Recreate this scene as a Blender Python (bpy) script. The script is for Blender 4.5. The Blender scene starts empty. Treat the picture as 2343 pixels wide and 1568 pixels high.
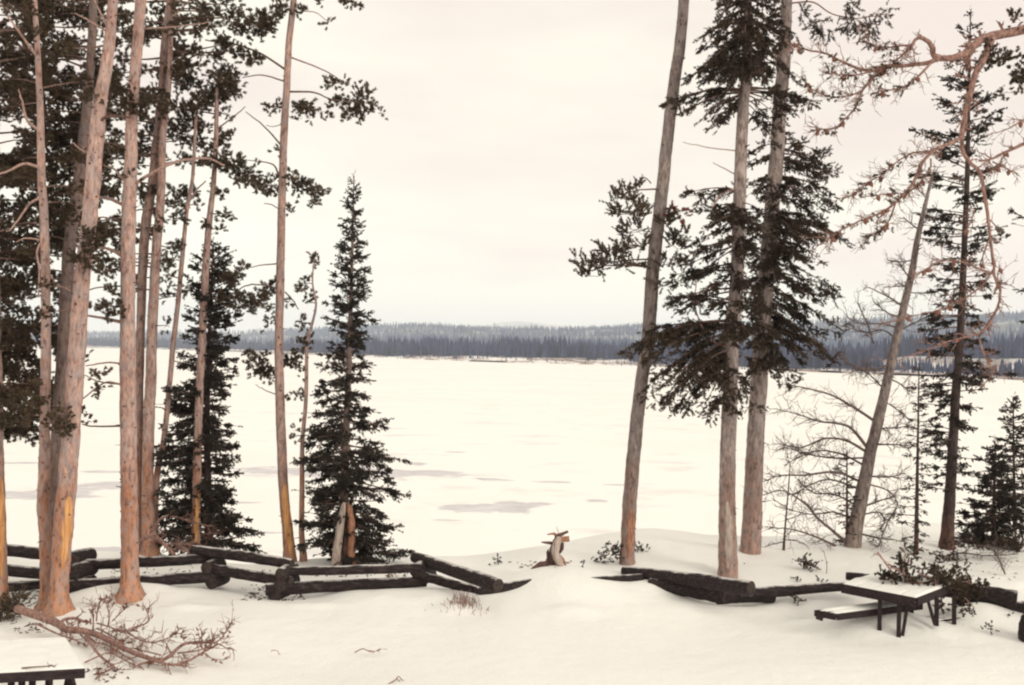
import bpy, math, random
import numpy as np
from mathutils import Vector

S = bpy.context.scene
COL = S.collection
R = math.radians
rng = np.random.default_rng(7)
random.seed(7)

# ------------------------------------------------------------------ camera, sky, sun, exposure
FPX, CX, CY = 2278.0, 1171.5, 784.0
CAM = np.array([0.0, 0.0, 4.2])
ROLL, PITCH = R(1.2), math.atan(22 / 2278.0)
fwd = np.array([0, math.cos(PITCH), math.sin(PITCH)])
upv = np.array([0, -math.sin(PITCH), math.cos(PITCH)])
rx_ = np.array([1.0, 0, 0]) * math.cos(ROLL) + upv * math.sin(ROLL)
up_ = upv * math.cos(ROLL) - np.array([1.0, 0, 0]) * math.sin(ROLL)

cd = bpy.data.cameras.new('camera')
cam = bpy.data.objects.new('camera', cd); COL.objects.link(cam)
cd.sensor_width = 36.0; cd.lens = 35.0; cd.clip_start = 0.1; cd.clip_end = 30000
from mathutils import Matrix
m = Matrix(((rx_[0], up_[0], -fwd[0], CAM[0]), (rx_[1], up_[1], -fwd[1], CAM[1]),
            (rx_[2], up_[2], -fwd[2], CAM[2]), (0, 0, 0, 1)))
cam.matrix_world = m
S.camera = cam

SUN_EL, SUN_AZ = 30.0, 128.0      # azimuth from +Y clockwise: behind the lookout and to its right
W = bpy.data.worlds.new('World'); S.world = W; W.use_nodes = True
nt = W.node_tree; nt.nodes.clear()
out = nt.nodes.new('ShaderNodeOutputWorld')
sky = nt.nodes.new('ShaderNodeTexSky'); sky.sky_type = 'NISHITA'; sky.sun_disc = False
sky.sun_elevation = R(SUN_EL); sky.sun_rotation = R(SUN_AZ)
bsky = nt.nodes.new('ShaderNodeBackground'); bsky.inputs['Strength'].default_value = 0.08
nt.links.new(sky.outputs[0], bsky.inputs['Color'])
tc = nt.nodes.new('ShaderNodeTexCoord')
mp = nt.nodes.new('ShaderNodeMapping'); mp.inputs['Scale'].default_value = (1.0, 1.0, 4.5)
mp.inputs['Location'].default_value = (0.3, 0.1, 0.45)
nt.links.new(tc.outputs['Generated'], mp.inputs['Vector'])
nz = nt.nodes.new('ShaderNodeTexNoise'); nz.inputs['Scale'].default_value = 1.5; nz.inputs['Detail'].default_value = 4
nz.inputs['Roughness'].default_value = 0.5
nt.links.new(mp.outputs[0], nz.inputs['Vector'])
cr = nt.nodes.new('ShaderNodeValToRGB')
cr.color_ramp.elements[0].position = 0.40; cr.color_ramp.elements[0].color = (0.915, 0.80, 0.72, 1)
cr.color_ramp.elements[1].position = 0.58; cr.color_ramp.elements[1].color = (1.03, 0.98, 0.83, 1)
nt.links.new(nz.outputs['Fac'], cr.inputs['Fac'])
bcl = nt.nodes.new('ShaderNodeBackground'); bcl.inputs['Strength'].default_value = 1.0
sepw = nt.nodes.new('ShaderNodeSeparateXYZ'); nt.links.new(tc.outputs['Generated'], sepw.inputs[0])
mrw = nt.nodes.new('ShaderNodeMapRange'); mrw.interpolation_type = 'SMOOTHSTEP'
mrw.inputs['From Min'].default_value = 0.0; mrw.inputs['From Max'].default_value = 0.22
mrw.inputs['To Min'].default_value = 1.20; mrw.inputs['To Max'].default_value = 1.0
nt.links.new(sepw.outputs['Z'], mrw.inputs['Value']); nt.links.new(mrw.outputs[0], bcl.inputs['Strength'])
nt.links.new(cr.outputs['Color'], bcl.inputs['Color'])
mx = nt.nodes.new('ShaderNodeMixShader'); mx.inputs[0].default_value = 0.95
nt.links.new(bsky.outputs[0], mx.inputs[1]); nt.links.new(bcl.outputs[0], mx.inputs[2])
nt.links.new(mx.outputs[0], out.inputs['Surface'])

sd = bpy.data.lights.new('sun', 'SUN'); sd.energy = 1.3; sd.angle = R(24); sd.color = (1.0, 0.94, 0.81)
sun = bpy.data.objects.new('sun', sd); COL.objects.link(sun)
az, el = R(SUN_AZ), R(SUN_EL)
sv = Vector((math.sin(az) * math.cos(el), math.cos(az) * math.cos(el), math.sin(el)))
sun.rotation_euler = sv.to_track_quat('Z', 'Y').to_euler()
sky.sun_rotation = math.atan2(sv.x, sv.y)
sun.location = (0, -20, 30)

S.view_settings.view_transform = 'Standard'; S.view_settings.look = 'None'
S.view_settings.exposure = 0.12; S.view_settings.gamma = 1.0
S.view_settings.use_curve_mapping = False
S.render.engine = 'CYCLES'
S.cycles.use_denoising = True
S.cycles.volume_bounces = 4
S.cycles.max_bounces = 8
S.cycles.filter_width = 2.2

# ------------------------------------------------------------------ helpers
def hor(x): return 806.0 + 0.021 * (x - CX)
def P(x, y, d):
    return CAM + fwd * d + rx_ * ((x - CX) / FPX * d) + up_ * ((CY - y) / FPX * d)
def PZ(x, y, z):
    v = fwd + rx_ * ((x - CX) / FPX) + up_ * ((CY - y) / FPX)
    return CAM + v * ((z - CAM[2]) / v[2])
def depth_of(p): return float(np.dot(np.asarray(p) - CAM, fwd))
def sstep(a, b, x):
    t = np.clip((np.asarray(x, float) - a) / (b - a), 0, 1); return t * t * (3 - 2 * t)
def unit(v):
    v = np.asarray(v, float); return v / (np.linalg.norm(v, axis=-1, keepdims=True) + 1e-9)

class MB:
    """collects triangles; build() links them as one mesh object"""
    def __init__(s): s.v = []; s.f = []; s.m = []; s.n = 0
    def add(s, v, f, mat=0):
        v = np.asarray(v, float).reshape(-1, 3); f = np.asarray(f, np.int64).reshape(-1, 3)
        s.v.append(v); s.f.append(f + s.n); s.m.append(np.full(len(f), mat)); s.n += len(v)
    def mesh(s, name, mats, org=(0, 0, 0), smooth=True):
        me = bpy.data.meshes.new(name)
        if s.n:
            v = np.concatenate(s.v) - np.asarray(org); f = np.concatenate(s.f); mi = np.concatenate(s.m)
            me.vertices.add(len(v)); me.vertices.foreach_set('co', v.astype(np.float32).ravel())
            me.loops.add(len(f) * 3); me.loops.foreach_set('vertex_index', f.astype(np.int32).ravel())
            me.polygons.add(len(f)); me.polygons.foreach_set('loop_start', np.arange(0, len(f) * 3, 3, dtype=np.int32))
            me.polygons.foreach_set('loop_total', np.full(len(f), 3, np.int32))
            me.polygons.foreach_set('material_index', mi.astype(np.int32))
            me.polygons.foreach_set('use_smooth', np.full(len(f), smooth))
            me.update(calc_edges=True); me.validate()
        for mt in (mats if isinstance(mats, (list, tuple)) else [mats]): me.materials.append(mt)
        return me
    def build(s, name, mats, parent=None, org=None, smooth=True):
        if org is None: org = tuple(parent.location) if parent is not None else (0, 0, 0)
        if parent is not None and parent.parent is not None:
            org = tuple(parent.parent.location)
        o = bpy.data.objects.new(name, s.mesh(name, mats, org, smooth)); COL.objects.link(o)
        if parent is not None: o.parent = parent
        else: o.location = org
        return o

def tube(mb, pts, rad, sides=8, mat=0, caps=True, jit=0.0):
    pts = np.asarray(pts, float); n = len(pts)
    rad = np.broadcast_to(np.asarray(rad, float), (n,))
    tan = unit(np.gradient(pts, axis=0))
    ref = np.array([0, 0, 1.0]) if abs(tan[0][2]) < 0.9 else np.array([0, 1.0, 0])
    a = unit(np.cross(tan[0], ref)); V = []
    ang = np.linspace(0, 2 * math.pi, sides, endpoint=False)
    for i in range(n):
        a = unit(a - tan[i] * np.dot(a, tan[i])); b = np.cross(tan[i], a)
        r = rad[i] * (1 + (rng.uniform(-jit, jit, sides) if jit else 0))
        V.append(pts[i] + (np.cos(ang) * r)[:, None] * a + (np.sin(ang) * r)[:, None] * b)
    V = np.concatenate(V); F = []
    i = np.arange(n - 1)[:, None] * sides; k = np.arange(sides)[None]; k2 = (k + 1) % sides
    q = np.stack([i + k, i + k2, i + sides + k2, i + sides + k], -1).reshape(-1, 4)
    F = np.concatenate([q[:, [0, 1, 2]], q[:, [0, 2, 3]]])
    if caps:
        V = np.concatenate([V, pts[:1], pts[-1:]]); c0 = n * sides; kk = np.arange(sides); k2 = (kk + 1) % sides
        F = np.concatenate([F, np.stack([np.full(sides, c0), k2, kk], -1),
                            np.stack([np.full(sides, c0 + 1), (n - 1) * sides + kk, (n - 1) * sides + k2], -1)])
    mb.add(V, F, mat)

def smooth_path(pts, n):
    pts = np.asarray(pts, float)
    if len(pts) == 2: 
        t = np.linspace(0, 1, n)[:, None]; return pts[0] * (1 - t) + pts[1] * t
    p = np.concatenate([[2 * pts[0] - pts[1]], pts, [2 * pts[-1] - pts[-2]]])
    u = np.linspace(0, len(pts) - 1 - 1e-6, n); o = []
    for x in u:
        i = int(x); t = x - i; a, b, c, d = p[i], p[i + 1], p[i + 2], p[i + 3]
        o.append(0.5 * ((2 * b) + (c - a) * t + (2 * a - 5 * b + 4 * c - d) * t * t + (3 * b - a - 3 * c + d) * t ** 3))
    return np.array(o)

def box(mb, c, ax, ay, az, mat=0):
    """box from centre and three half-axis vectors, with bevelled-looking separate faces"""
    c = np.asarray(c, float); V = []
    for sx in (-1, 1):
        for sy in (-1, 1):
            for sz in (-1, 1): V.append(c + sx * np.asarray(ax) + sy * np.asarray(ay) + sz * np.asarray(az))
    Q = [(0, 1, 3, 2), (4, 6, 7, 5), (0, 4, 5, 1), (2, 3, 7, 6), (0, 2, 6, 4), (1, 5, 7, 3)]
    for q in Q:
        mb.add([V[i] for i in q], [(0, 1, 2), (0, 2, 3)], mat)

def tag(o, label=None, cat=None, group=None, kind=None):
    if label: o['label'] = label
    if cat: o['category'] = cat
    if group: o['group'] = group
    if kind: o['kind'] = kind
    return o
def thing(name, loc, label, cat, group=None):
    o = bpy.data.objects.new(name, None); COL.objects.link(o); o.location = tuple(float(c) for c in loc)
    o.empty_display_size = 0.2
    return tag(o, label, cat, group)

class SinNoise:
    def __init__(s, seed, wl, n=14):
        r = np.random.default_rng(seed); a = r.uniform(0, 2 * math.pi, n); k = 2 * math.pi / (wl * r.uniform(0.6, 1.7, n))
        s.kx = np.cos(a) * k; s.ky = np.sin(a) * k; s.p = r.uniform(0, 6.28, n); s.n = n
    def __call__(s, x, y):
        x = np.asarray(x, float); y = np.asarray(y, float); o = np.zeros(np.broadcast(x, y).shape)
        for kx, ky, p in zip(s.kx, s.ky, s.p): o = o + np.sin(kx * x + ky * y + p)
        return o / math.sqrt(s.n / 2)

# ------------------------------------------------------------------ materials
def newmat(name):
    m = bpy.data.materials.new(name); m.use_nodes = True; n = m.node_tree
    b = n.nodes['Principled BSDF']; b.inputs['Specular IOR Level'].default_value = 0.25
    return m, n, b
def N(n, t, **kw):
    x = n.nodes.new(t)
    for k, v in kw.items():
        if k in x.inputs.keys(): x.inputs[k].default_value = v
        else: setattr(x, k, v)
    return x
def ramp(n, fac, stops):
    c = n.nodes.new('ShaderNodeValToRGB'); e = c.color_ramp.elements
    while len(e) < len(stops): e.new(0.5)
    for el, (p, col) in zip(e, stops):
        el.position = p; el.color = (*col, 1) if len(col) == 3 else col
    n.links.new(fac, c.inputs['Fac']); return c.outputs['Color']
def mixc(n, fac, a, b, mode='MIX'):
    x = n.nodes.new('ShaderNodeMix'); x.data_type = 'RGBA'; x.blend_type = mode
    for sock, v in ((x.inputs[0], fac), (x.inputs[6], a), (x.inputs[7], b)):
        if hasattr(v, 'links') or isinstance(v, bpy.types.NodeSocket): n.links.new(v, sock)
        elif isinstance(v, (int, float)): sock.default_value = v
        else: sock.default_value = (*v, 1)
    return x.outputs[2]
def coords(n, scale, kind='Object', loc=(0, 0, 0)):
    t = n.nodes.new('ShaderNodeTexCoord'); mpp = n.nodes.new('ShaderNodeMapping')
    mpp.inputs['Scale'].default_value = scale; mpp.inputs['Location'].default_value = loc
    n.links.new(t.outputs[kind], mpp.inputs['Vector']); return mpp.outputs[0]
def noise(n, vec, scale, detail=4, rough=0.55):
    x = N(n, 'ShaderNodeTexNoise', Scale=scale, Detail=detail, Roughness=rough); n.links.new(vec, x.inputs['Vector'])
    return x.outputs['Fac']
def bump(n, b, h, strength=0.4, dist=0.02):
    x = N(n, 'ShaderNodeBump', Strength=strength, Distance=dist); n.links.new(h, x.inputs['Height'])
    n.links.new(x.outputs[0], b.inputs['Normal'])
def math_(n, op, a, b=None):
    x = n.nodes.new('ShaderNodeMath'); x.operation = op
    for i, v in enumerate((a, b)):
        if v is None: continue
        if isinstance(v, (int, float)): x.inputs[i].default_value = v
        else: n.links.new(v, x.inputs[i])
    return x.outputs[0]
def sepz(n, kind='Object'):
    t = n.nodes.new('ShaderNodeTexCoord'); s = n.nodes.new('ShaderNodeSeparateXYZ')
    n.links.new(t.outputs[kind], s.inputs[0]); return s.outputs['Z']

def bark_mat(name, light, mid, dark, low, lowz=2.6, plate=1.0):
    m, n, b = newmat(name)
    v = coords(n, (19 * plate, 19 * plate, 6.5 * plate))
    f = noise(n, v, 1.0, 5, 0.65)
    big = noise(n, coords(n, (3, 3, 0.8)), 1.0, 3)
    c = ramp(n, f, [(0.32, dark), (0.47, mid), (0.64, light)])
    c2 = ramp(n, f, [(0.30, [q * 0.75 for q in dark]), (0.48, low), (0.70, [min(1, q * 1.25) for q in low])])
    z = sepz(n); zz = math_(n, 'ADD', math_(n, 'DIVIDE', z, lowz), math_(n, 'MULTIPLY', math_(n, 'SUBTRACT', big, 0.5), 1.6))
    fac = ramp(n, zz, [(0.15, (1, 1, 1)), (1.0, (0, 0, 0))])
    c = mixc(n, fac, c, c2)
    c = mixc(n, ramp(n, big, [(0.35, (0.45, 0.45, 0.45)), (0.6, (0, 0, 0))]), c, mid, 'MULTIPLY')
    mot = noise(n, coords(n, (9, 9, 5), loc=(3, 7, 1)), 1.0, 3, 0.6)
    grey = sum(mid) / 3
    c = mixc(n, ramp(n, mot, [(0.42, (0, 0, 0)), (0.62, (0.55, 0.55, 0.55))]), c, (grey * 1.15, grey * 1.02, grey * 1.02))
    vo = N(n, 'ShaderNodeTexVoronoi', Scale=1.0); n.links.new(coords(n, (20, 20, 6)), vo.inputs['Vector'])
    fl = ramp(n, vo.outputs['Distance'], [(0.06, (1, 1, 1)), (0.22, (0, 0, 0))])
    c = mixc(n, math_(n, 'MULTIPLY', fl, 0.55), c, dark)
    oi = n.nodes.new('ShaderNodeObjectInfo')
    hs = N(n, 'ShaderNodeHueSaturation'); n.links.new(c, hs.inputs['Color'])
    n.links.new(math_(n, 'ADD', math_(n, 'MULTIPLY', oi.outputs['Random'], 0.24), 0.88), hs.inputs['Value'])
    n.links.new(hs.outputs[0], b.inputs['Base Color']); b.inputs['Roughness'].default_value = 0.9
    bump(n, b, f, 0.9, 0.02); return m
M = {}
M['pine_bark'] = bark_mat('pine_bark', (0.56, 0.375, 0.315), (0.385, 0.24, 0.205), (0.125, 0.076, 0.068), (0.46, 0.225, 0.135))
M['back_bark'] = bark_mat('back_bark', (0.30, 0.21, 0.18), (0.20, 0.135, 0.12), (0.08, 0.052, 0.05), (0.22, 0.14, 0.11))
M['fir_bark'] = bark_mat('fir_bark', (0.44, 0.355, 0.33), (0.255, 0.198, 0.185), (0.095, 0.068, 0.064), (0.36, 0.225, 0.185), 2.2)
M['dark_bark'] = bark_mat('dark_bark', (0.13, 0.085, 0.075), (0.07, 0.045, 0.045), (0.03, 0.02, 0.02), (0.17, 0.075, 0.055), 0.8)
M['dead_bark'] = bark_mat('dead_bark', (0.42, 0.35, 0.32), (0.20, 0.155, 0.145), (0.055, 0.04, 0.04), (0.30, 0.23, 0.20), 2.0)

def wood_mat(name, a, b_, d, sc=(30, 30, 6), rough=0.85):
    m, n, b = newmat(name); f = noise(n, coords(n, sc), 1.0, 5, 0.6)
    n.links.new(ramp(n, f, [(0.3, d), (0.5, a), (0.7, b_)]), b.inputs['Base Color'])
    b.inputs['Roughness'].default_value = rough; bump(n, b, f, 0.5, 0.008); return m
M['scar'] = wood_mat('bare_orange_wood', (0.56, 0.28, 0.115), (0.70, 0.40, 0.18), (0.30, 0.125, 0.07), (26, 26, 2.6))
M['twig'] = wood_mat('twig_bark', (0.16, 0.10, 0.085), (0.28, 0.18, 0.15), (0.07, 0.045, 0.04))
M['pale_twig'] = wood_mat('pale_branch_bark', (0.36, 0.23, 0.20), (0.48, 0.33, 0.28), (0.16, 0.10, 0.085))
M['grey_twig'] = wood_mat('grey_dead_twig', (0.13, 0.092, 0.088), (0.22, 0.165, 0.155), (0.05, 0.035, 0.033))
M['red_twig'] = wood_mat('red_branch_bark', (0.27, 0.155, 0.130), (0.44, 0.275, 0.225), (0.085, 0.05, 0.045))
M['knot'] = wood_mat('dark_knot', (0.11, 0.062, 0.055), (0.18, 0.10, 0.088), (0.05, 0.03, 0.025))
M['cone'] = wood_mat('cone_scale', (0.22, 0.10, 0.075), (0.34, 0.17, 0.12), (0.10, 0.05, 0.04), (60, 60, 60))
M['snag'] = wood_mat('weathered_wood', (0.42, 0.34, 0.30), (0.56, 0.46, 0.40), (0.18, 0.125, 0.105), (34, 34, 4))
M['rot'] = wood_mat('rotten_wood', (0.34, 0.16, 0.10), (0.50, 0.27, 0.17), (0.13, 0.06, 0.045), (34, 34, 5))

def needle_mat(name, a, b_, c_=None):
    m, n, b = newmat(name); f = noise(n, coords(n, (1.6, 1.6, 1.6)), 1.0, 4, 0.6)
    f2 = noise(n, coords(n, (14, 14, 14)), 1.0, 2, 0.5)
    c = ramp(n, math_(n, 'ADD', math_(n, 'MULTIPLY', f, 0.6), math_(n, 'MULTIPLY', f2, 0.4)),
             [(0.38, a), (0.64, b_)] if c_ is None else [(0.36, a), (0.52, b_), (0.66, c_)])
    n.links.new(c, b.inputs['Base Color']); b.inputs['Roughness'].default_value = 0.75
    b.inputs['Specular IOR Level'].default_value = 0.15; return m
M['pine_needle'] = needle_mat('pine_needle', (0.044, 0.034, 0.025), (0.090, 0.066, 0.044), (0.175, 0.118, 0.074))
M['fir_needle'] = needle_mat('fir_needle', (0.032, 0.025, 0.021), (0.062, 0.047, 0.035), (0.125, 0.085, 0.055))
M['spruce_needle'] = needle_mat('spruce_needle', (0.030, 0.026, 0.024), (0.066, 0.055, 0.045))
M['red_needle'] = needle_mat('dead_red_needle', (0.22, 0.05, 0.035), (0.36, 0.10, 0.06))
M['brown_needle'] = needle_mat('dry_brown_needle', (0.20, 0.09, 0.06), (0.30, 0.14, 0.09))

def snow_mat():
    m, n, b = newmat('snow')
    g = coords(n, (1, 1, 1))
    f = noise(n, g, 0.35, 4); fine = noise(n, g, 26, 3); mid = noise(n, g, 3.2, 4)
    c = ramp(n, f, [(0.3, (0.845, 0.835, 0.805)), (0.7, (0.895, 0.885, 0.85))])
    # shed bark flakes and needles lying on the snow, thicker in patches
    vo = N(n, 'ShaderNodeTexVoronoi', Scale=7.0); n.links.new(g, vo.inputs['Vector'])
    sp = ramp(n, vo.outputs['Distance'], [(0.035, (1, 1, 1)), (0.07, (0, 0, 0))])
    msk = ramp(n, noise(n, g, 0.5, 2), [(0.55, (0, 0, 0)), (0.68, (1, 1, 1))])
    c = mixc(n, math_(n, 'MULTIPLY', math_(n, 'MULTIPLY', sp, msk), 0.5), c, (0.30, 0.19, 0.15))
    n.links.new(c, b.inputs['Base Color']); b.inputs['Roughness'].default_value = 0.7
    h = math_(n, 'ADD', math_(n, 'MULTIPLY', mid, 1.0), math_(n, 'MULTIPLY', fine, 0.25))
    bump(n, b, h, 0.6, 0.05); return m
M['snow'] = snow_mat()

def log_mat(name, a, b_, d, thr=(0.72, 0.93), amount=0.8):
    """weathered wood with snow lying where the surface faces up"""
    m, n, b = newmat(name); v = coords(n, (4, 30, 30)); f = noise(n, v, 1.0, 5, 0.65)
    c = ramp(n, f, [(0.3, d), (0.5, a), (0.72, b_)])
    ge = n.nodes.new('ShaderNodeNewGeometry'); s = n.nodes.new('ShaderNodeSeparateXYZ')
    n.links.new(ge.outputs['Normal'], s.inputs[0])
    k = math_(n, 'ADD', s.outputs['Z'], math_(n, 'MULTIPLY', math_(n, 'SUBTRACT', noise(n, coords(n, (3, 3, 3)), 1.0, 5, 0.7), 0.5), 0.9))
    k = ramp(n, k, [(thr[0], (0, 0, 0)), (thr[1], (amount,) * 3)])
    n.links.new(mixc(n, k, c, (0.80, 0.76, 0.74)), b.inputs['Base Color']); b.inputs['Roughness'].default_value = 0.85
    bump(n, b, f, 0.6, 0.015); return m
M['log'] = log_mat('dark_log', (0.022, 0.015, 0.016), (0.070, 0.052, 0.050), (0.008, 0.006, 0.006), (0.86, 1.10), 0.72)
M['log_end'] = wood_mat('dark_log_end', (0.045, 0.032, 0.030), (0.085, 0.062, 0.056), (0.016, 0.011, 0.011), (30, 30, 30))
M['table'] = log_mat('table_board', (0.028, 0.018, 0.020), (0.048, 0.034, 0.036), (0.014, 0.009, 0.010), (1.2, 1.5))
M['packed'] = M['snow']

# ------------------------------------------------------------------ ground, lake, far land
LAKE = -3.4
n1, n2, n3, n4 = SinNoise(1, 5.0), SinNoise(2, 1.6), SinNoise(3, 0.7), SinNoise(4, 12)
BUMPS = []      # (x, y, rx, ry, h)
def bumpD(x, y, z, rx, ry, h):
    p = PZ(x, y, z); BUMPS.append((p[0], p[1], rx, ry, h))
bumpD(1268, 1338, 0.1, 0.85, 0.7, 0.25)      # drift that buries the fence in the middle
bumpD(1340, 1362, 0.1, 0.8, 0.4, 0.10)
bumpD(945, 1372, 0.05, 1.4, 0.7, 0.16)
bumpD(1505, 1356, 0.1, 0.40, 0.30, 0.10)
bumpD(1640, 1382, 0.0, 0.8, 0.3, -0.08)
bumpD(1850, 1384, 0.1, 0.8, 0.35, 0.10)
bumpD(330, 1352, 0.05, 0.9, 0.4, 0.16)
bumpD(240, 1352, 0.05, 0.5, 0.35, 0.14)
bumpD(2245, 1414, 0.1, 0.55, 0.35, 0.20)
bumpD(2330, 1420, 0.1, 0.6, 0.4, 0.10)
bumpD(1680, 1400, 0.0, 1.6, 0.35, 0.05)
bumpD(2085, 1400, 0.0, 0.80, 0.40, -0.10)
bumpD(2030, 1446, 0.0, 1.1, 0.45, 0.30)
bumpD(2190, 1432, 0.0, 0.45, 0.35, 0.14)     # scooped out under the table
bumpD(1900, 1432, 0.0, 0.9, 0.35, 0.10)
bumpD(640, 1356, 0.0, 0.7, 0.4, -0.10)
bumpD(1700, 1268, 0.3, 1.6, 0.8, 0.12)
bumpD(1950, 1256, 0.3, 1.3, 0.8, 0.12)
bumpD(1270, 1292, 0.1, 1.0, 0.6, 0.16)
bumpD(1480, 1268, 0.2, 1.0, 0.6, 0.10)
bumpD(2300, 1262, 0.3, 1.8, 0.9, 0.18)
bumpD(120, 1400, 0.0, 0.9, 0.6, 0.10)
bumpD(300, 1370, 0.0, 0.6, 0.4, 0.06)
for (wx, wy, wr, wh) in [(112, 1398, .42, -.07), (299, 1370, .36, -.06), (1434, 1292, .34, -.06), (1666, 1320, .40, -.07), (1717, 1264, .40, -.06), (1949, 1252, .34, -.05), (2165, 1256, .34, -.06), (664, 1286, .3, -.05), (343, 1268, .3, -.04), (-3, 1380, .4, -.07)]:
    bumpD(wx, wy, 0.05, wr, wr, wh)
for k in range(60):                                      # small lumps and hollows along the trodden fence line and the bank
    bumpD(rng.uniform(-50, 2400), rng.uniform(1285, 1400), 0.05, rng.uniform(.14, .5), rng.uniform(.10, .28), rng.uniform(-.05, .075))
def g(x, y):
    x = np.asarray(x, float); y = np.asarray(y, float)
    s = sstep(-1.5, 3.5, x)
    crest = 19.9 + 2.0 * s + 1.4 * sstep(6, 11, x) + 0.25 * n1(x * 1.3, 3.0 + 0 * y)
    z = 0.30 * s * sstep(15.5, 19.0, y) + 0.035 * n1(x, y) + 0.012 * n2(x, y) * sstep(13, 16, y) + 0.004 * n3(x, y) * sstep(14, 16, y)
    z = z + 0.03 * n4(x, y)
    t = np.maximum(y - crest, 0); z = z - 0.60 * (np.sqrt(t * t + 1.2) - math.sqrt(1.2))
    for bx, by, brx, bry, h in BUMPS: z = z + h * np.exp(-((x - bx) / brx) ** 2 - ((y - by) / bry) ** 2)
    return np.maximum(z, LAKE - 0.9)

def grid_mesh(X, Y, Z):
    ny, nx = X.shape; V = np.stack([X, Y, Z], -1).reshape(-1, 3)
    i = np.arange(ny - 1)[:, None] * nx + np.arange(nx - 1)[None]
    i = i.ravel(); F = np.concatenate([np.stack([i, i + 1, i + nx + 1], -1), np.stack([i, i + nx + 1, i + nx], -1)])
    return V, F
xs = np.concatenate([np.linspace(-70, -14, 40)[:-1], np.arange(-14, 14.01, 0.09), np.linspace(14, 70, 40)[1:]])
ys = np.concatenate([np.linspace(-25, 10, 25)[:-1], np.arange(10, 25, 0.09), np.linspace(25, 34, 40)])
X, Y = np.meshgrid(xs, ys); mb = MB(); mb.add(*grid_mesh(X, Y, g(X, Y)))
tag(mb.build('snow_ground', M['snow']), kind='structure')

# the frozen lake, with grey patches of wet ice showing through the snow
PATCH = [(780, 1081, 265, 15), (985, 1082, 62, 8), (120, 1130, 110, 17), (250, 1112, 90, 12), (1130, 1162, 122, 13), (1190, 1156, 64, 9),
         (1366, 1146, 30, 4), (1125, 1098, 60, 4), (960, 1062, 26, 3.5), (245, 1262, 90, 14), (250, 1080, 60, 4), (590, 1218, 60, 3),
         (1270, 1103, 50, 2.5), (60, 1060, 80, 3), (560, 1150, 60, 3), (1010, 1190, 40, 2.5), (1420, 1110, 50, 2), (1050, 1035, 30, 1.5)]
def lake_mat():
    m, n, b = newmat('lake_snow_and_ice')
    g0 = coords(n, (1, 1, 1)); tcn = n.nodes.new('ShaderNodeTexCoord')
    wob = n.nodes.new('ShaderNodeTexNoise'); wob.inputs['Scale'].default_value = 0.42; wob.inputs['Detail'].default_value = 5
    wob.inputs['Roughness'].default_value = 0.62
    n.links.new(g0, wob.inputs['Vector'])
    w2 = n.nodes.new('ShaderNodeVectorMath'); w2.operation = 'SUBTRACT'; n.links.new(wob.outputs['Color'], w2.inputs[0]); w2.inputs[1].default_value = (0.5, 0.5, 0.5)
    acc = None
    for (px, py, hx, hy) in PATCH:
        c = PZ(px, py, LAKE); e = PZ(px + hx, py, LAKE); f1 = PZ(px, py - hy, LAKE); f2 = PZ(px, py + hy, LAKE)
        ax = abs(e[0] - c[0]); ay = abs(f1[1] - f2[1]) / 2
        mpn = n.nodes.new('ShaderNodeVectorMath'); mpn.operation = 'SUBTRACT'
        n.links.new(g0, mpn.inputs[0]); mpn.inputs[1].default_value = (c[0], (f1[1] + f2[1]) / 2, LAKE)
        dv = n.nodes.new('ShaderNodeVectorMath'); dv.operation = 'MULTIPLY'; n.links.new(mpn.outputs[0], dv.inputs[0])
        dv.inputs[1].default_value = (1 / ax, 1 / ay, 0)
        ad = n.nodes.new('ShaderNodeVectorMath'); ad.operation = 'MULTIPLY_ADD'; n.links.new(w2.outputs[0], ad.inputs[0])
        ad.inputs[1].default_value = (2.6, 2.6, 0); n.links.new(dv.outputs[0], ad.inputs[2])
        ln = n.nodes.new('ShaderNodeVectorMath'); ln.operation = 'LENGTH'; n.links.new(ad.outputs[0], ln.inputs[0])
        k = ramp(n, ln.outputs['Value'], [(0.72, (1, 1, 1)), (1.04, (0, 0, 0))])
        acc = k if acc is None else math_(n, 'MAXIMUM', acc, k)
    thin = noise(n, coords(n, (0.22, 0.30, 1)), 1.0, 6, 0.62)
    k2 = ramp(n, thin, [(0.58, (0, 0, 0)), (0.68, (0.42, 0.42, 0.42))])
    grain = noise(n, coords(n, (0.9, 2.2, 1)), 1.0, 5, 0.7)
    base = ramp(n, noise(n, coords(n, (0.03, 0.05, 1)), 1.0, 3), [(0.3, (0.87, 0.845, 0.81)), (0.7, (0.91, 0.89, 0.86))])
    ice = ramp(n, grain, [(0.3, (0.50, 0.48, 0.51)), (0.7, (0.70, 0.665, 0.68))])
    acc = math_(n, 'MULTIPLY', acc, ramp(n, noise(n, coords(n, (0.5, 1.6, 1)), 1.0, 5, 0.7), [(0.30, (0.45, 0.45, 0.45)), (0.5, (1, 1, 1))]))
    c = mixc(n, math_(n, 'MAXIMUM', acc, k2), base, ice)
    n.links.new(c, b.inputs['Base Color']); b.inputs['Roughness'].default_value = 0.75
    bump(n, b, grain, 0.12, 0.05); return m
mb = MB()
xl = np.concatenate([-np.geomspace(60, 2600, 24)[::-1], np.linspace(-50, 50, 21), np.geomspace(60, 2600, 24)])
yl = np.concatenate([np.linspace(20, 120, 30), np.geomspace(130, 2600, 30)])
X, Y = np.meshgrid(xl, yl); mb.add(*grid_mesh(X, Y, np.full_like(X, LAKE)))
tag(mb.build('frozen_lake', lake_mat()), kind='structure')

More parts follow.
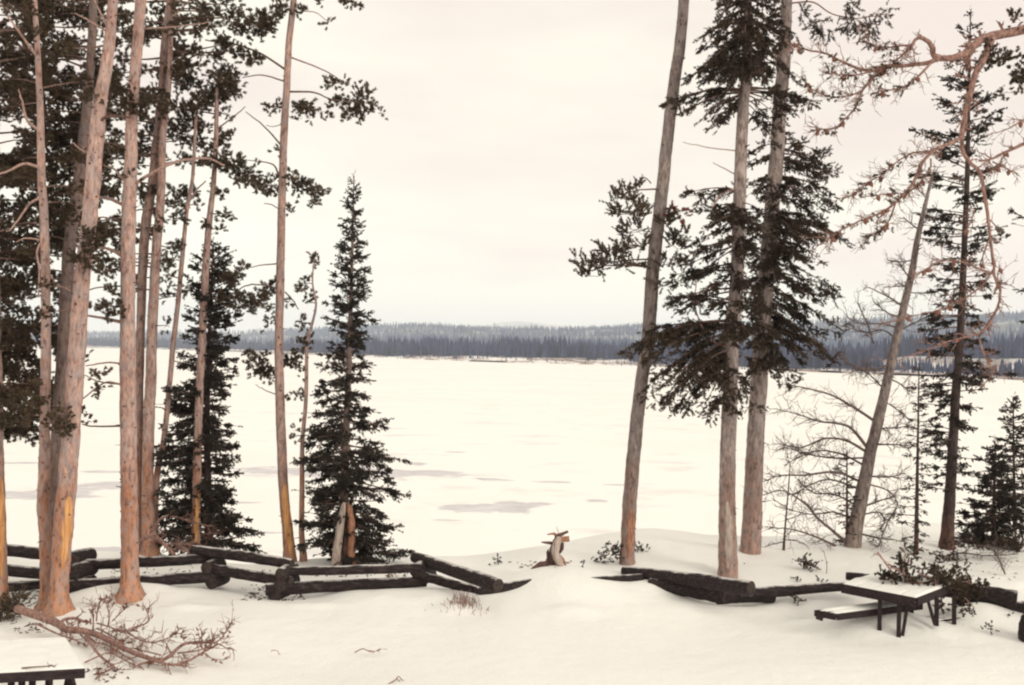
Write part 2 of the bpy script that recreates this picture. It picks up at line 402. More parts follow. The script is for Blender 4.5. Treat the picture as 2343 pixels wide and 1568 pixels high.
# far shore and hills, as a fan of terrain: distance from the lookout and direction (tangent a = X/Y)
def a_of(px): return (px - CX) / FPX
shore_px = [(-300, 1900), (200, 1800), (500, 1480), (650, 1150), (800, 960), (1000, 770), (1200, 700), (1450, 655), (1750, 590), (2050, 500), (2343, 425), (2700, 360)]
ridge_px = [(-300, 60), (300, 55), (550, 47), (750, 62), (950, 80), (1100, 66), (1250, 65), (1450, 84), (1600, 86), (1900, 98), (2100, 110), (2343, 126), (2700, 150)]
mid_px = [(-300, 8), (550, 9), (900, 12), (1200, 14), (1450, 16), (1800, 18), (2100, 20), (2343, 22), (2700, 24)]
def lut(t): 
    A = np.array([a_of(p[0]) for p in t]); B = np.array([p[1] for p in t], float); return lambda a: np.interp(a, A, B)
shore, ridge, midr = lut(shore_px), lut(ridge_px), lut(mid_px)
h1, h2, h3 = SinNoise(11, 420), SinNoise(12, 150), SinNoise(13, 45)
def land_z(a, Yd):
    s = shore(a) + 6 * h3(a * 900, 0 * a) + 14 * h2(a * 1500, 5 + 0 * a); Xd = a * Yd; t = Yd - s
    z = LAKE - 0.5 + 1.5 * sstep(0, 9, t) + 2.3 * sstep(15, 135, t) + 0.25 * h3(Xd, Yd) * sstep(5, 40, t)
    right = sstep(a_of(1950), a_of(2080), a)
    z = z + right * 6.6 * sstep(60, 150, t) 
    z = z + midr(a) * sstep(200, 900, t) * (1 + 0.10 * h1(Xd, Yd)) * (1 - 0.25 * sstep(1000, 1400, t))
    z = z + (ridge(a) - 0.8 * midr(a)) * sstep(900, 2500 - 0.25 * s, t) * (1 + 0.06 * h1(Xd + 900, Yd)) + 2.0 * h2(Xd, Yd) * sstep(300, 800, t)
    z = z - 60 * sstep(3300, 4200, Yd)
    return z
aa = np.linspace(-0.72, 0.72, 330); tt = np.concatenate([np.linspace(0, 20, 6), np.linspace(30, 300, 28), np.geomspace(320, 3400, 60)])
A, T = np.meshgrid(aa, tt); Yd = shore(A) + T
def land_mat():
    m, n, b = newmat('far_land')
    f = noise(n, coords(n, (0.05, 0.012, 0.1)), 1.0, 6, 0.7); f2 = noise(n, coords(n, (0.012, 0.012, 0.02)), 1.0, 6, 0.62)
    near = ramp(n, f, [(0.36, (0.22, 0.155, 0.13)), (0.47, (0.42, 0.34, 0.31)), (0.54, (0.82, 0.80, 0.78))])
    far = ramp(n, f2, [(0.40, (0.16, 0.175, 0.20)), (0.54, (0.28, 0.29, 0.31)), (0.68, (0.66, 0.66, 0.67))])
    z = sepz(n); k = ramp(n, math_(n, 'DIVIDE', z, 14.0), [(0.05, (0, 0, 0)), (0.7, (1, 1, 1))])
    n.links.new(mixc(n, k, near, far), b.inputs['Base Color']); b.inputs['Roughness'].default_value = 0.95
    return m
mb = MB(); mb.add(*grid_mesh(A * Yd, Yd, land_z(A, Yd)))
tag(mb.build('far_shore_and_hills', land_mat()), kind='structure')
# far mountain, nearly lost in the haze
mt_px = [(500, -60), (850, 90), (1000, 165), (1080, 200), (1140, 222), (1215, 228), (1300, 210), (1400, 175), (1500, 150), (1800, 190), (2343, 240), (2800, 240)]
mtn = lut(mt_px); A, T = np.meshgrid(np.linspace(-0.7, 0.7, 200), np.linspace(0, 1, 24))
Yd = 5200 + 3000 * T; Z = -30 + (mtn(A) * 0.95 + 40) * np.sin(np.clip(T * 1.25, 0, 1) * math.pi / 2) ** 1.3 + 7 * h1(A * 6000, Yd) * T
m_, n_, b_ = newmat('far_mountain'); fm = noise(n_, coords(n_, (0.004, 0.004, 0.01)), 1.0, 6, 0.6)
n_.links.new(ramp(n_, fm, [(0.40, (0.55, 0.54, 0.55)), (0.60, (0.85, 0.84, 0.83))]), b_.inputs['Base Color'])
mb = MB(); mb.add(*grid_mesh(A * Yd, Yd, Z)); tag(mb.build('far_mountain', m_), kind='structure')

# forests on the far shore and the hills: thousands of conifers that read as one mass
def conifers(a, Yd, h, tiers, sides, name, mat):
    n = len(a); z0 = land_z(a, Yd); X0 = a * Yd; V = []; F = []; k = 0
    rot = rng.uniform(0, 6.28, n); lean = rng.normal(0, 0.02, (n, 2)); mb = MB()
    wid = h * rng.uniform(0.12, 0.20, n)
    for t in range(tiers):
        lo = 0.08 + 0.82 * t / tiers; hi = min(1.0, lo + 0.82 / tiers + 0.22) if t < tiers - 1 else 1.0
        rad = wid * (1 - lo) * rng.uniform(0.8, 1.2, n)
        ang = rot[:, None] + t + np.linspace(0, 2 * math.pi, sides, endpoint=False)[None]
        rr = rad[:, None] * rng.uniform(0.65, 1.2, (n, sides))
        ring = np.stack([X0[:, None] + np.cos(ang) * rr, Yd[:, None] + np.sin(ang) * rr, np.repeat((z0 + h * lo)[:, None], sides, 1) - rr * 0.15], -1)
        tip = np.stack([X0 + lean[:, 0] * h, Yd + lean[:, 1] * h, z0 + h * hi], -1)[:, None]
        vv = np.concatenate([ring, tip], 1).reshape(-1, 3)
        base = np.arange(n)[:, None] * (sides + 1); kk = np.arange(sides)[None]
        ff = np.stack([base + kk, base + (kk + 1) % sides, np.repeat(base + sides, sides, 1)], -1).reshape(-1, 3)
        mb.add(vv, ff)
    o = mb.build(name, mat, smooth=False); tag(o, kind='stuff'); return o
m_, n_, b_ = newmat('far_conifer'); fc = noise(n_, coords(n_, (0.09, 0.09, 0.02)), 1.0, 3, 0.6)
n_.links.new(ramp(n_, fc, [(0.35, (0.030, 0.038, 0.088)), (0.65, (0.074, 0.088, 0.165))]), b_.inputs['Base Color']); b_.inputs['Roughness'].default_value = 0.95  # blue of the distance haze painted into the tree colour
m2_, n2_, b2_ = newmat('hazed_conifer'); fc = noise(n2_, coords(n2_, (0.012, 0.012, 0.02)), 1.0, 5, 0.6)  # hill trees coloured pale blue-grey, standing in for part of the haze
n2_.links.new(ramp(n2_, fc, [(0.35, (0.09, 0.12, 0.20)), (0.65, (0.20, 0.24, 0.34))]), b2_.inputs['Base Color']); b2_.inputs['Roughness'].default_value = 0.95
def forest_start(a):
    return np.interp(a, [a_of(200), a_of(600), a_of(900), a_of(1050), a_of(1300), a_of(1420), a_of(1500), a_of(2000), a_of(2343)], [70, 70, 75, 105, 135, 130, 40, 40, 30])
n0 = 9500; a = rng.uniform(-0.62, 0.62, n0); u = rng.random(n0) ** 1.7
t = forest_start(a) * rng.uniform(0.9, 1.15, n0) + u * 420
cl = (a > a_of(2020)) & (t > 62 + 8 * h3(a * 800, 0 * a)) & (t < 150)
keep = ~cl; a, t = a[keep], t[keep]
h = (rng.normal(11.6, 2.7, len(a)) * (1 + 0.16 * h2(a * 1400, t)) * np.where(rng.random(len(a)) < 0.12, 1.22, 1)).clip(4, 20); near_right = (a > a_of(2020)) & (t < 80); h[near_right] *= 0.5
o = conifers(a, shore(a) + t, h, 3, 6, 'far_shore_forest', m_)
tag(o, 'dark conifer forest along the far shore of the frozen lake', 'forest')
n0 = 1300; a = rng.uniform(-0.6, 0.6, n0); t = rng.uniform(1, 8, n0) + forest_start(a) * rng.random(n0) ** 0.8
o = conifers(a, shore(a) + t, rng.uniform(0.8, 3.2, n0) * np.where(rng.random(n0) < 0.06, 2.5, 1), 2, 5, 'far_shore_brush', m_)
tag(o, 'low dark brush on the snowy flat between far forest and lake', 'brush')
n0 = 26000; a = rng.uniform(-0.62, 0.62, n0); t = 420 + 2400 * rng.random(n0) ** 0.8
dens = h1(a * 2600, t * 0.8) + 0.6 * h2(a * 2600, t)
keep = rng.random(n0) < np.where(dens > 0.75, 0.22, 0.95); a, t = a[keep], t[keep]
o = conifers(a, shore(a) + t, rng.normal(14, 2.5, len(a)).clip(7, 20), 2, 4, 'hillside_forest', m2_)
tag(o, 'hazy blue conifer forest covering the hills beyond the lake', 'forest')

# haze between here and the hills
mb = MB(); box(mb, (0, 4500, 147), (9000, 0, 0), (0, 4600, 0), (0, 0, 153))
hz = mb.build('haze', [], smooth=False)
hm = bpy.data.materials.new('haze'); hm.use_nodes = True; hn = hm.node_tree; hn.nodes.clear()
ho = hn.nodes.new('ShaderNodeOutputMaterial'); pv = hn.nodes.new('ShaderNodeVolumePrincipled')
pv.inputs['Color'].default_value = (0.84, 0.91, 1.0, 1); pv.inputs['Density'].default_value = 0.00015
hn.links.new(pv.outputs[0], ho.inputs['Volume']); hz.data.materials.clear(); hz.data.materials.append(hm)
tag(hz, kind='stuff')

# ------------------------------------------------------------------ tree building
def ground_hit(x, y):
    lo = None
    for d in np.arange(9, 45, 0.1):
        p = P(x, y, d)
        if p[2] <= g(p[0], p[1]): 
            a_, b_ = d - 0.1, d
            for _ in range(20):
                c = (a_ + b_) / 2; q = P(x, y, c)
                if q[2] <= g(q[0], q[1]): b_ = c
                else: a_ = c
            return P(x, y, b_), b_
    p = P(x, y, 22); return np.array([p[0], p[1], float(g(p[0], p[1]))]), 22.0

def shoots(mb, pos, dr, L, nl, K=18, w=0.010, spread=(0.55, 1.25), mat=0):
    """needle-covered shoots: K thin needles round each axis"""
    pos = np.asarray(pos, float).reshape(-1, 3); n = len(pos)
    if n == 0: return
    dr = unit(np.asarray(dr, float).reshape(-1, 3)); L = np.broadcast_to(L, (n,)); nl = np.broadcast_to(nl, (n,))
    t = rng.random((n, K)); t[:, 0] = 1.0
    rad = unit(rng.normal(size=(n, K, 3))); rad = unit(rad - dr[:, None] * np.sum(rad * dr[:, None], -1, keepdims=True))
    A = rng.uniform(spread[0], spread[1], (n, K, 1))
    nd = dr[:, None] * np.cos(A) + rad * np.sin(A)
    b = pos[:, None] + dr[:, None] * (L[:, None] * t)[..., None]
    tip = b + nd * (nl[:, None] * rng.uniform(0.75, 1.15, (n, K)))[..., None]
    sd = unit(np.cross(nd, rng.normal(size=(n, K, 3)))) * w * 0.5
    V = np.stack([b + sd, b - sd, tip], 2).reshape(-1, 3)
    mb.add(V, np.arange(n * K * 3).reshape(-1, 3), mat)

class Tree:
    def __init__(s, name, label, cat, pts, bark, needle=None, d=None, group=None, stubs=0, flare=1.0, scars=(), sides=14, wob=0.03):
        """pts: (x, y, width) from the top down to the base, in photograph units"""
        bx, by, bw = pts[-1]
        base, dd = ground_hit(bx, by); s.d = dd if d is None else d
        if d is not None: base = P(bx, by, d)
        s.pts = np.array(pts, float); s.base = base; s.px = s.d / FPX; s.rnd = random.Random(name + label)
        s.root = thing(name, base, label, cat, group); s.needle = needle; s.mb = MB(); s.nb = 0
        ordr = s.pts[::-1]; n = max(8, int(abs(ordr[0, 1] - ordr[-1, 1]) / 9))
        path = smooth_path(ordr, n)
        W = np.array([P(q[0], q[1], s.d) for q in path]); rad = path[:, 2] / 2 * s.px
        W[0, 2] -= 0.25; W = np.concatenate([W[:1], W]); W[0, 2] -= 0.0; rad = np.concatenate([rad[:1] * 1.15, rad])
        W[0, 2] = base[2] - 0.35
        ang = np.linspace(0, 2 * math.pi, sides, endpoint=False); V = []
        ph = s.rnd.uniform(0, 6)
        for i in range(len(W)):
            hgt = W[i, 2] - base[2]
            fl = 1 + flare * 0.25 * math.exp(-max(hgt, 0) / 0.10) * (1 + 0.5 * np.sin(ang * 5 + ph))
            r = rad[i] * fl * (1 + wob * np.sin(ang * 3 + i * 0.7 + ph) + rng.uniform(-wob, wob, sides))
            V.append(np.stack([W[i, 0] + np.cos(ang) * r, W[i, 1] + np.sin(ang) * r, np.full(sides, W[i, 2])], -1))
        n = len(W); V = np.concatenate(V + [W[-1:]])
        i = np.arange(n - 1)[:, None] * sides; k = np.arange(sides)[None]; k2 = (k + 1) % sides
        q = np.stack([i + k, i + k2, i + sides + k2, i + sides + k], -1).reshape(-1, 4)
        kk = np.arange(sides)
        F = np.concatenate([q[:, [0, 1, 2]], q[:, [0, 2, 3]], np.stack([np.full(sides, n * sides), (n - 1) * sides + kk, (n - 1) * sides + (kk + 1) % sides], -1)])
        mb = MB(); mb.add(V, F, 0)
        for _ in range(stubs):                                   # dark knots and snapped dead twigs
            y = s.rnd.uniform(max(-40, s.pts[0, 1]), by - 40); x, w = s.at(y); c = P(x, y, s.d); r = w / 2 * s.px
            a_ = s.rnd.uniform(-2.9, -0.2); dv = np.array([math.cos(a_), math.sin(a_), s.rnd.uniform(-0.2, 0.4)])
            ln = s.rnd.choice([0.006, 0.008, 0.01, 0.02, 0.09]) ; r0 = s.rnd.uniform(0.006, 0.019)
            tube(mb, [c + dv * r * 0.85, c + dv * (r + ln)], [r0, r0 * (0.75 if ln < 0.05 else 0.4)], 6, 1)
        s.trunk = mb.build('trunk', [M[bark], M['knot']], s.root)
        for (y0, y1, ca, ha) in scars: s.scar(y0, y1, ca, ha)
    def at(s, y):
        p = s.pts; return float(np.interp(y, p[:, 1], p[:, 0])), float(np.interp(y, p[:, 1], p[:, 2]))
    def scar(s, y0, y1, ca, ha, mat='scar', label='orange strip of wood where the bark is gone'):
        """a strip of bare wood where the bark is gone; ca = facing, 0 towards the lookout, + to its right"""
        n, k = 26, 9; V = []
        for i in range(n):
            t = i / (n - 1); y = y0 + (y1 - y0) * t; x, w = s.at(y); c = P(x, y, s.d); r = w / 2 * s.px * 1.045 + 0.003
            h = ha * math.sin(math.pi * min(1, max(0.015, t ** 0.8 * 0.96 + 0.02))) ** 0.8 * (1 + 0.16 * math.sin(t * 19 + y0) + 0.10 * math.sin(t * 43 + ha * 9))
            for j in range(k):
                u = ca + 0.12 * math.sin(t * 5 + y1) - h + 2 * h * j / (k - 1) - math.pi / 2
                e = 1.0 if 0 < j < k - 1 and 0 < i < n - 1 else 0.93
                V.append([c[0] + math.cos(u) * r * e, c[1] + math.sin(u) * r * e, c[2]])
        i = (np.arange(n - 1)[:, None] * k + np.arange(k - 1)[None]).ravel()
        mb = MB(); mb.add(V, np.concatenate([np.stack([i, i + 1, i + k + 1], -1), np.stack([i, i + k + 1, i + k], -1)]))
        o = mb.build('bare_wood', M[mat], s.root); o['label'] = label
    def branch(s, pts, w0, w1=2, dz=0.0, mat='twig', twigs=0, tl=0.25, dz0=0.0):
        """a limb along photograph points, going dz metres away from (or towards) the lookout"""
        pts = np.array(pts, float); n = max(6, len(pts) * 4); q = smooth_path(pts, n); t = np.linspace(0, 1, n)
        Wp = np.array([P(q[i, 0], q[i, 1], s.d + dz0 + dz * t[i]) for i in range(n)])
        Wp += rng.normal(0, 0.006, Wp.shape) * t[:, None]
        mb = MB(); tube(mb, Wp, (w0 + (w1 - w0) * t) / 2 * s.px, 6)
        if twigs: bare_twigs(mb, Wp, twigs, tl, w1 * 0.5 * s.px, 2)
        mb.build('branch', M[mat], s.root); return Wp
    def pad(s, cx, cy, rx, ry, den=1.0, dz=None, limb=True, ya=None, L=(6, 12), nl=6.2, up=0.35, K=38, mat=0, lm='twig', w=0.0165):
        """a spray of needles at the end of a limb"""
        if dz is None: dz = s.rnd.uniform(-0.5, 1.2)
        px = s.px; c = P(cx, cy, s.d + dz)
        nsh = int(max(6, math.pi * rx * ry / 34 * den)); ntip = max(3, nsh // 4)
        o = unit(rng.normal(size=(ntip, 3))) * (rng.random((ntip, 1)) ** 0.42)
        tips = c + o * np.array([rx * px, rx * px * 0.75, ry * px])
        xt, wt = s.at(min(max(cy, s.pts[0, 1]), s.pts[-1, 1] - 60))
        if limb:
            if ya is None: ya = cy + s.rnd.uniform(-0.25, 0.35) * abs(cx - xt) * 0.6
            ya = min(max(ya, s.pts[0, 1] + 2), s.pts[-1, 1] - 60); xt, wt = s.at(ya)
            far = abs(cx - xt); w0 = min(2.5 + far * 0.03, wt * 0.5, 7)
            mid = ((xt + cx) / 2 + s.rnd.uniform(-5, 5), (ya + cy) / 2 - s.rnd.uniform(-0.05, 0.12) * far)
            Wp = s.branch([(xt, ya), mid, (cx, cy)], w0, 1.8, dz, lm)
        spine = c + (np.array([1.0, 0, 0]) * (rng.random((ntip, 1)) - 0.5) * rx * px * 0.9 + np.array([0, 1.0, 0]) * (rng.random((ntip, 1)) - 0.5) * rx * px * 0.6)
        for a_, b_ in zip(spine, tips): tube(s.mb, [a_, (a_ + b_) / 2 + rng.normal(0, 0.01, 3), b_], [0.006, 0.005, 0.003], 3, 1, False)
        idx = rng.integers(0, ntip, nsh); pos = tips[idx] + rng.normal(0, 5.0, (nsh, 3)) * px
        out_ = unit(pos - c) * 0.7 + rng.normal(0, 0.55, (nsh, 3)) + np.array([0, 0, up])
        shoots(s.mb, pos, out_, rng.uniform(L[0], L[1], nsh) * px, nl * px * rng.uniform(0.8, 1.2, nsh), K, w, mat=mat)
    def spray(s, start, end, droop=0.12, dens=1.0, fat=0.30, K=15, hang=0.5, mat=0, tip_up=0.0, nl=0.036, w=0.020):
        """a flat fir or spruce bough: side twigs along it, needles along every twig"""
        a_ = np.asarray(start, float); b_ = np.asarray(end, float); v = b_ - a_; Lb = np.linalg.norm(v)
        if Lb < 0.05: return
        n = max(4, int(Lb / 0.08)); t = np.linspace(0, 1, n); Wp = a_ + v * t[:, None]
        Wp[:, 2] += -droop * Lb * np.sin(t * math.pi) * 0.0 + Lb * droop * (np.sin(t * math.pi * 0.9)) * 0.6 + tip_up * Lb * t ** 3
        sdv = unit(np.cross(unit(v), [0, 0, 1.0])); wv = rng.normal(0, 0.045, 2) * Lb; Wp += (np.sin(t * rng.uniform(2, 5) + rng.uniform(0, 3)) * t)[:, None] * (sdv * wv[0] + np.array([0, 0, 1.0]) * wv[1])
        tube(s.mb, Wp, np.linspace(0.008 + 0.010 * Lb, 0.004, n), 4, 1, False)
        d0 = unit(v); side = unit(np.cross(d0, [0, 0, 1.0])); 
        ns = max(3, int(Lb / 0.042 * dens)); nc = max(3, int(Lb / 0.17)); cen = rng.random(nc) ** 0.8; cs = rng.uniform(0.45, 1.35, nc); ci = rng.integers(0, nc, ns); ts = np.clip((cen[ci] + rng.normal(0, 0.03, ns)) * 0.88 + 0.12, 0.05, 1)
        p0 = np.stack([np.interp(ts, t, Wp[:, k]) for k in range(3)], -1)
        sg = np.where(rng.random(ns) < 0.5, -1, 1)[:, None]
        tw = unit(d0 * rng.uniform(0.5, 1.1, (ns, 1)) + side * sg * rng.uniform(0.3, 1.0, (ns, 1)) + np.array([0, 0, 1.0]) * rng.normal(-0.25 * hang, 0.28, (ns, 1)))
        tl = (Lb * fat * (1.05 - ts) + 0.06) * rng.uniform(0.5, 1.2, ns) * cs[ci] + 0.03
        P0 = []; D0 = []; LL = []
        for i in range(ns):
            m_ = max(1, int(tl[i] / 0.085)); sg_ = np.linspace(0, 1, m_, endpoint=False)
            bend = np.array([0, 0, -hang * 0.35 * tl[i]])
            for q in sg_:
                P0.append(p0[i] + tw[i] * tl[i] * q + bend * q * q); D0.append(tw[i] + bend * 2 * q / max(tl[i], 1e-3) + rng.normal(0, 0.28, 3)); LL.append(0.11)
        P0.append(Wp[-1]); D0.append(d0); LL.append(0.10)
        shoots(s.mb, P0, D0, np.array(LL), nl, K, w, (0.5, 1.2), mat)
    def done(s, mats=None, name='crown'):
        if s.mb.n: s.mb.build(name, mats or [M[s.needle], M['twig']], s.root)

def bare_twigs(mb, Wp, n, tl, r, level):
    seg = unit(np.gradient(Wp, axis=0)); L = len(Wp)
    for _ in range(n):
        i = int(rng.integers(int(L * 0.15), L)); b = Wp[i]; d = unit(seg[i] * rng.uniform(0.4, 1.2) + unit(rng.normal(size=3)) * 0.8)
        l = tl * rng.uniform(0.4, 1.3); m_ = 5; pts = [b]
        for k in range(m_ - 1):
            d = unit(d + rng.normal(0, 0.24, 3) + np.array([0, 0, 0.04])); pts.append(pts[-1] + d * l / (m_ - 1))
        pts = np.array(pts); tube(mb, pts, np.linspace(max(r * 0.8, 0.0042), 0.0022, m_), 4, 0, False)
        if level > 1: bare_twigs(mb, pts, 4, tl * 0.5, r * 0.6, level - 1)

# ------------------------------------------------------------------ pines of the stand on the left
PG = 'pines of the stand at the left'
def pine(label, pts, **k): return Tree('pine_tree', label, 'pine tree', pts, k.pop('bark', 'pine_bark'), 'pine_needle', group=PG, **k)
T0 = pine('pine cut off by the left picture edge, its trunk orange on the right side',
          [(-28, -60, 14), (-22, 300, 22), (-14, 700, 26), (-8, 900, 28), (-8, 1005, 29), (-4, 1180, 32), (-2, 1332, 36), (-3, 1379, 42)], stubs=26, scars=[(1090, 1320, 0.9, 0.55)])
T1 = pine('slender pine with a kinked foot, growing from the same foot as the thick leaning pine',
          [(76, -60, 10), (79, 0, 11), (85, 100, 12), (92, 252, 15), (95, 403, 18), (101, 504, 19), (105, 700, 20), (105, 790, 22), (103, 950, 23), (102, 1030, 24), (100, 1110, 26), (98, 1165, 26), (103, 1210, 27), (107, 1280, 31), (110, 1350, 36), (110, 1392, 46)], stubs=55, flare=1.4)
T2 = pine('thickest pine at the left, leaning right, with an orange scar low on its trunk',
          [(267, -60, 21), (259, 0, 22), (247, 126, 26), (230, 227, 30), (222, 302, 33), (209, 453, 34), (201, 534, 34), (186, 655, 36), (177, 790, 38), (166, 944, 39), (156, 1080, 41), (145, 1206, 43), (138, 1307, 40), (134, 1360, 44), (136, 1396, 54)], stubs=70, flare=1.5, scars=[(1130, 1300, 0.75, 0.55)])
T3 = pine('shaded dark-barked pine standing behind the thick leaning pine',
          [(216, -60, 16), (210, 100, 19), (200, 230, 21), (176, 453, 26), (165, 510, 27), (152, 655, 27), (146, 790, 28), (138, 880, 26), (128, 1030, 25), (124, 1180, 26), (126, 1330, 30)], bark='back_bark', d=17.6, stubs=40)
T4 = pine('straight stout pine standing alone in front of the log fence',
          [(326, -60, 22), (322, 0, 24), (315, 100, 24), (302, 252, 26), (300, 353, 28), (296, 453, 31), (293, 580, 32), (292, 790, 34), (293, 929, 36), (295, 1080, 37), (296, 1181, 38), (297, 1282, 39), (298, 1340, 44), (299, 1368, 54)], stubs=80, flare=1.6)
T5 = pine('tall pine half hidden behind the straight stout pine, in the left stand',
          [(400, -60, 20), (393, 0, 22), (380, 100, 23), (373, 217, 23), (360, 327, 22), (348, 428, 21), (335, 504, 22), (327, 605, 21), (321, 790, 19), (318, 1000, 18), (318, 1245, 18)], stubs=50, d=20.2)
T6 = pine('pine rising behind the fence just right of the straight stout pine',
          [(392, 60, 10), (385, 200, 13), (373, 302, 16), (368, 453, 19), (359, 554, 21), (353, 655, 22), (347, 790, 23), (345, 880, 25), (342, 929, 25), (339, 1030, 26), (338, 1130, 27), (340, 1206, 30), (343, 1268, 38)], stubs=55)
T7 = pine('thinnest pine of the left stand, its orange stem curving at the bottom',
          [(455, 220, 4), (448, 277, 7), (441, 403, 8), (428, 479, 9), (418, 580, 10), (406, 705, 11), (396, 790, 12), (386, 900, 12), (375, 1005, 13), (360, 1080, 14), (355, 1171, 14), (358, 1262, 15)], stubs=25, d=20.3)
T8 = pine('slim pine with bushy top, bare orange wood at the foot of its stem',
          [(499, 170, 5), (496, 227, 9), (494, 327, 10), (488, 428, 12), (479, 504, 14), (471, 605, 16), (462, 790, 17), (455, 929, 18), (451, 1080, 19), (448, 1206, 20), (447, 1262, 22)], stubs=40, d=20.2, scars=[(1125, 1245, 0.5, 0.7)])
T9 = pine('lone tall pine right of the left stand, a long yellow scar at its foot',
          [(676, -60, 12), (672, 0, 14), (661, 101, 15), (656, 202, 16), (650, 302, 17), (646, 428, 18), (644, 504, 18), (641, 655, 19), (638, 790, 19), (640, 889, 21), (643, 988, 22), (650, 1137, 23), (658, 1212, 25), (664, 1284, 30)], stubs=60, d=19.9, scars=[(1106, 1278, 0.45, 0.85)])
T10 = pine('small thin crooked pine between the lone tall pine and the cone-shaped spruce',
           [(721, 575, 3), (715, 645, 4), (723, 700, 5), (706, 770, 8), (702, 800, 8), (700, 914, 9), (692, 1013, 10), (691, 1137, 12), (690, 1212, 13), (695, 1284, 16)], stubs=16)

def fill(T, x0, x1, y0, y1, n, rx=(22, 40), ry=(10, 20), den=1.0, dz=(0.2, 1.6), **k):
    for _ in range(n):
        r = T.rnd; T.pad(r.uniform(x0, x1), r.uniform(y0, y1), r.uniform(*rx), r.uniform(*ry), den, r.uniform(*dz), limb=r.random() < 0.6, **k)
# the dense mass at the left edge
fill(T0, -28, 90, -25, 1000, 112, (24, 46), (12, 24), 1.0, (0.1, 2.4))
fill(T0, -28, 60, 560, 980, 20, (26, 46), (14, 22), 1.1, (-0.4, 0.6))
fill(T3, 80, 240, -30, 560, 104, (24, 42), (10, 22), 1.0, (0.2, 2.2))
fill(T3, 60, 180, 540, 960, 46, (18, 36), (10, 18), 1.0, (0.2, 1.6))
fill(T3, 225, 300, -20, 640, 40, (16, 30), (8, 15), 0.9, (0.6, 2.4))
fill(T1, 10, 190, -30, 520, 26, (24, 40), (10, 18), 0.9, (0.1, 1.0))
fill(T5, 250, 425, -30, 330, 50, (18, 34), (8, 16), 0.95, (-0.1, 1.8))
fill(T6, 228, 420, 290, 680, 52, (12, 26), (7, 14), 0.95, (0.1, 1.6))
fill(T5, 395, 520, -30, 130, 16, (18, 38), (7, 13), 0.95, (-0.6, 1.0))
# explicit clumps that cross the front trunks
for a_ in [(205, 545, 26, 26), (190, 590, 34, 20), (135, 955, 38, 20), (60, 930, 50, 25), (30, 960, 40, 16), (150, 985, 24, 10), (105, 715, 16, 14), (110, 655, 14, 9), (85, 70, 30, 10), (60, 25, 44, 14), (150, 110, 30, 12), (215, 222, 30, 12), (100, 880, 14, 8)]:
    T2.pad(*a_, 1.0, -0.25, limb=a_[0] > 100)
for a_ in [(250, 215, 28, 14), (310, 255, 40, 16), (340, 230, 60, 22), (300, 405, 10, 10), (250, 700, 40, 12), (265, 665, 30, 8), (245, 620, 30, 9), (260, 720, 35, 10), (225, 855, 25, 10), (232, 890, 16, 7), (205, 965, 18, 5), (215, 895, 12, 6), (195, 945, 8, 8)]:
    T4.pad(*a_, 0.9, -0.1, limb=False)
T4.branch([(283, 412), (262, 388), (238, 378)], 6, 3, 0.4, 'pale_twig'); T4.branch([(280, 468), (250, 455), (215, 450)], 9, 5, 0.5, 'pale_twig')
T4.branch([(278, 585), (250, 570), (205, 566)], 9, 5, 0.5, 'pale_twig'); T4.branch([(277, 655), (240, 656), (205, 662)], 4, 3, 0.3)
T4.branch([(277, 737), (235, 728), (195, 722)], 9, 5, 0.5, 'pale_twig'); T4.branch([(277, 832), (240, 830), (198, 838)], 5, 3, 0.3, 'pale_twig')
T4.branch([(277, 880), (240, 876), (190, 912)], 5, 3, 0.2, 'pale_twig'); T4.branch([(277, 880), (225, 873), (185, 855)], 4, 2, 0.4)
T4.branch([(277, 975), (220, 976), (188, 972)], 5, 3, 0.2, 'knot'); T4.branch([(310, 420), (345, 398), (400, 372), (470, 362), (515, 380)], 8, 4, -0.5, 'pale_twig')
T4.branch([(330, 66), (395, 62), (450, 55), (480, 50)], 4, 2, -0.3, 'pale_twig')
T1.branch([(92, 300), (62, 275), (50, 230), (42, 205)], 8, 3, -0.3, 'pale_twig'); T1.branch([(96, 385), (55, 375), (20, 392), (-20, 402)], 8, 4, -0.3, 'pale_twig')
T1.branch([(85, 130), (45, 75), (20, 40), (0, 0)], 7, 3, -0.3, 'pale_twig'); T1.branch([(95, 453), (70, 465), (40, 505), (20, 530)], 7, 3, -0.2, 'pale_twig')
T1.branch([(100, 545), (85, 575), (90, 620), (88, 680)], 6, 3, -0.2, 'pale_twig'); T1.branch([(98, 550), (60, 545), (35, 555)], 5, 2, -0.2, 'pale_twig')
T1.branch([(106, 620), (130, 650), (160, 665)], 6, 3, 0.3, 'pale_twig'); T1.branch([(105, 950), (80, 950), (55, 946)], 4, 2, -0.2, 'pale_twig')
T2.branch([(245, 62), (225, 20), (210, -10)], 5, 3, -0.2, 'pale_twig'); T2.branch([(214, 350), (190, 345), (165, 325)], 5, 3, 0.2, 'pale_twig')
T2.branch([(218, 290), (245, 268), (300, 268)], 8, 5, -0.2, 'knot'); T2.branch([(240, 70), (200, 45), (170, 30)], 5, 3, 0.1, 'pale_twig')
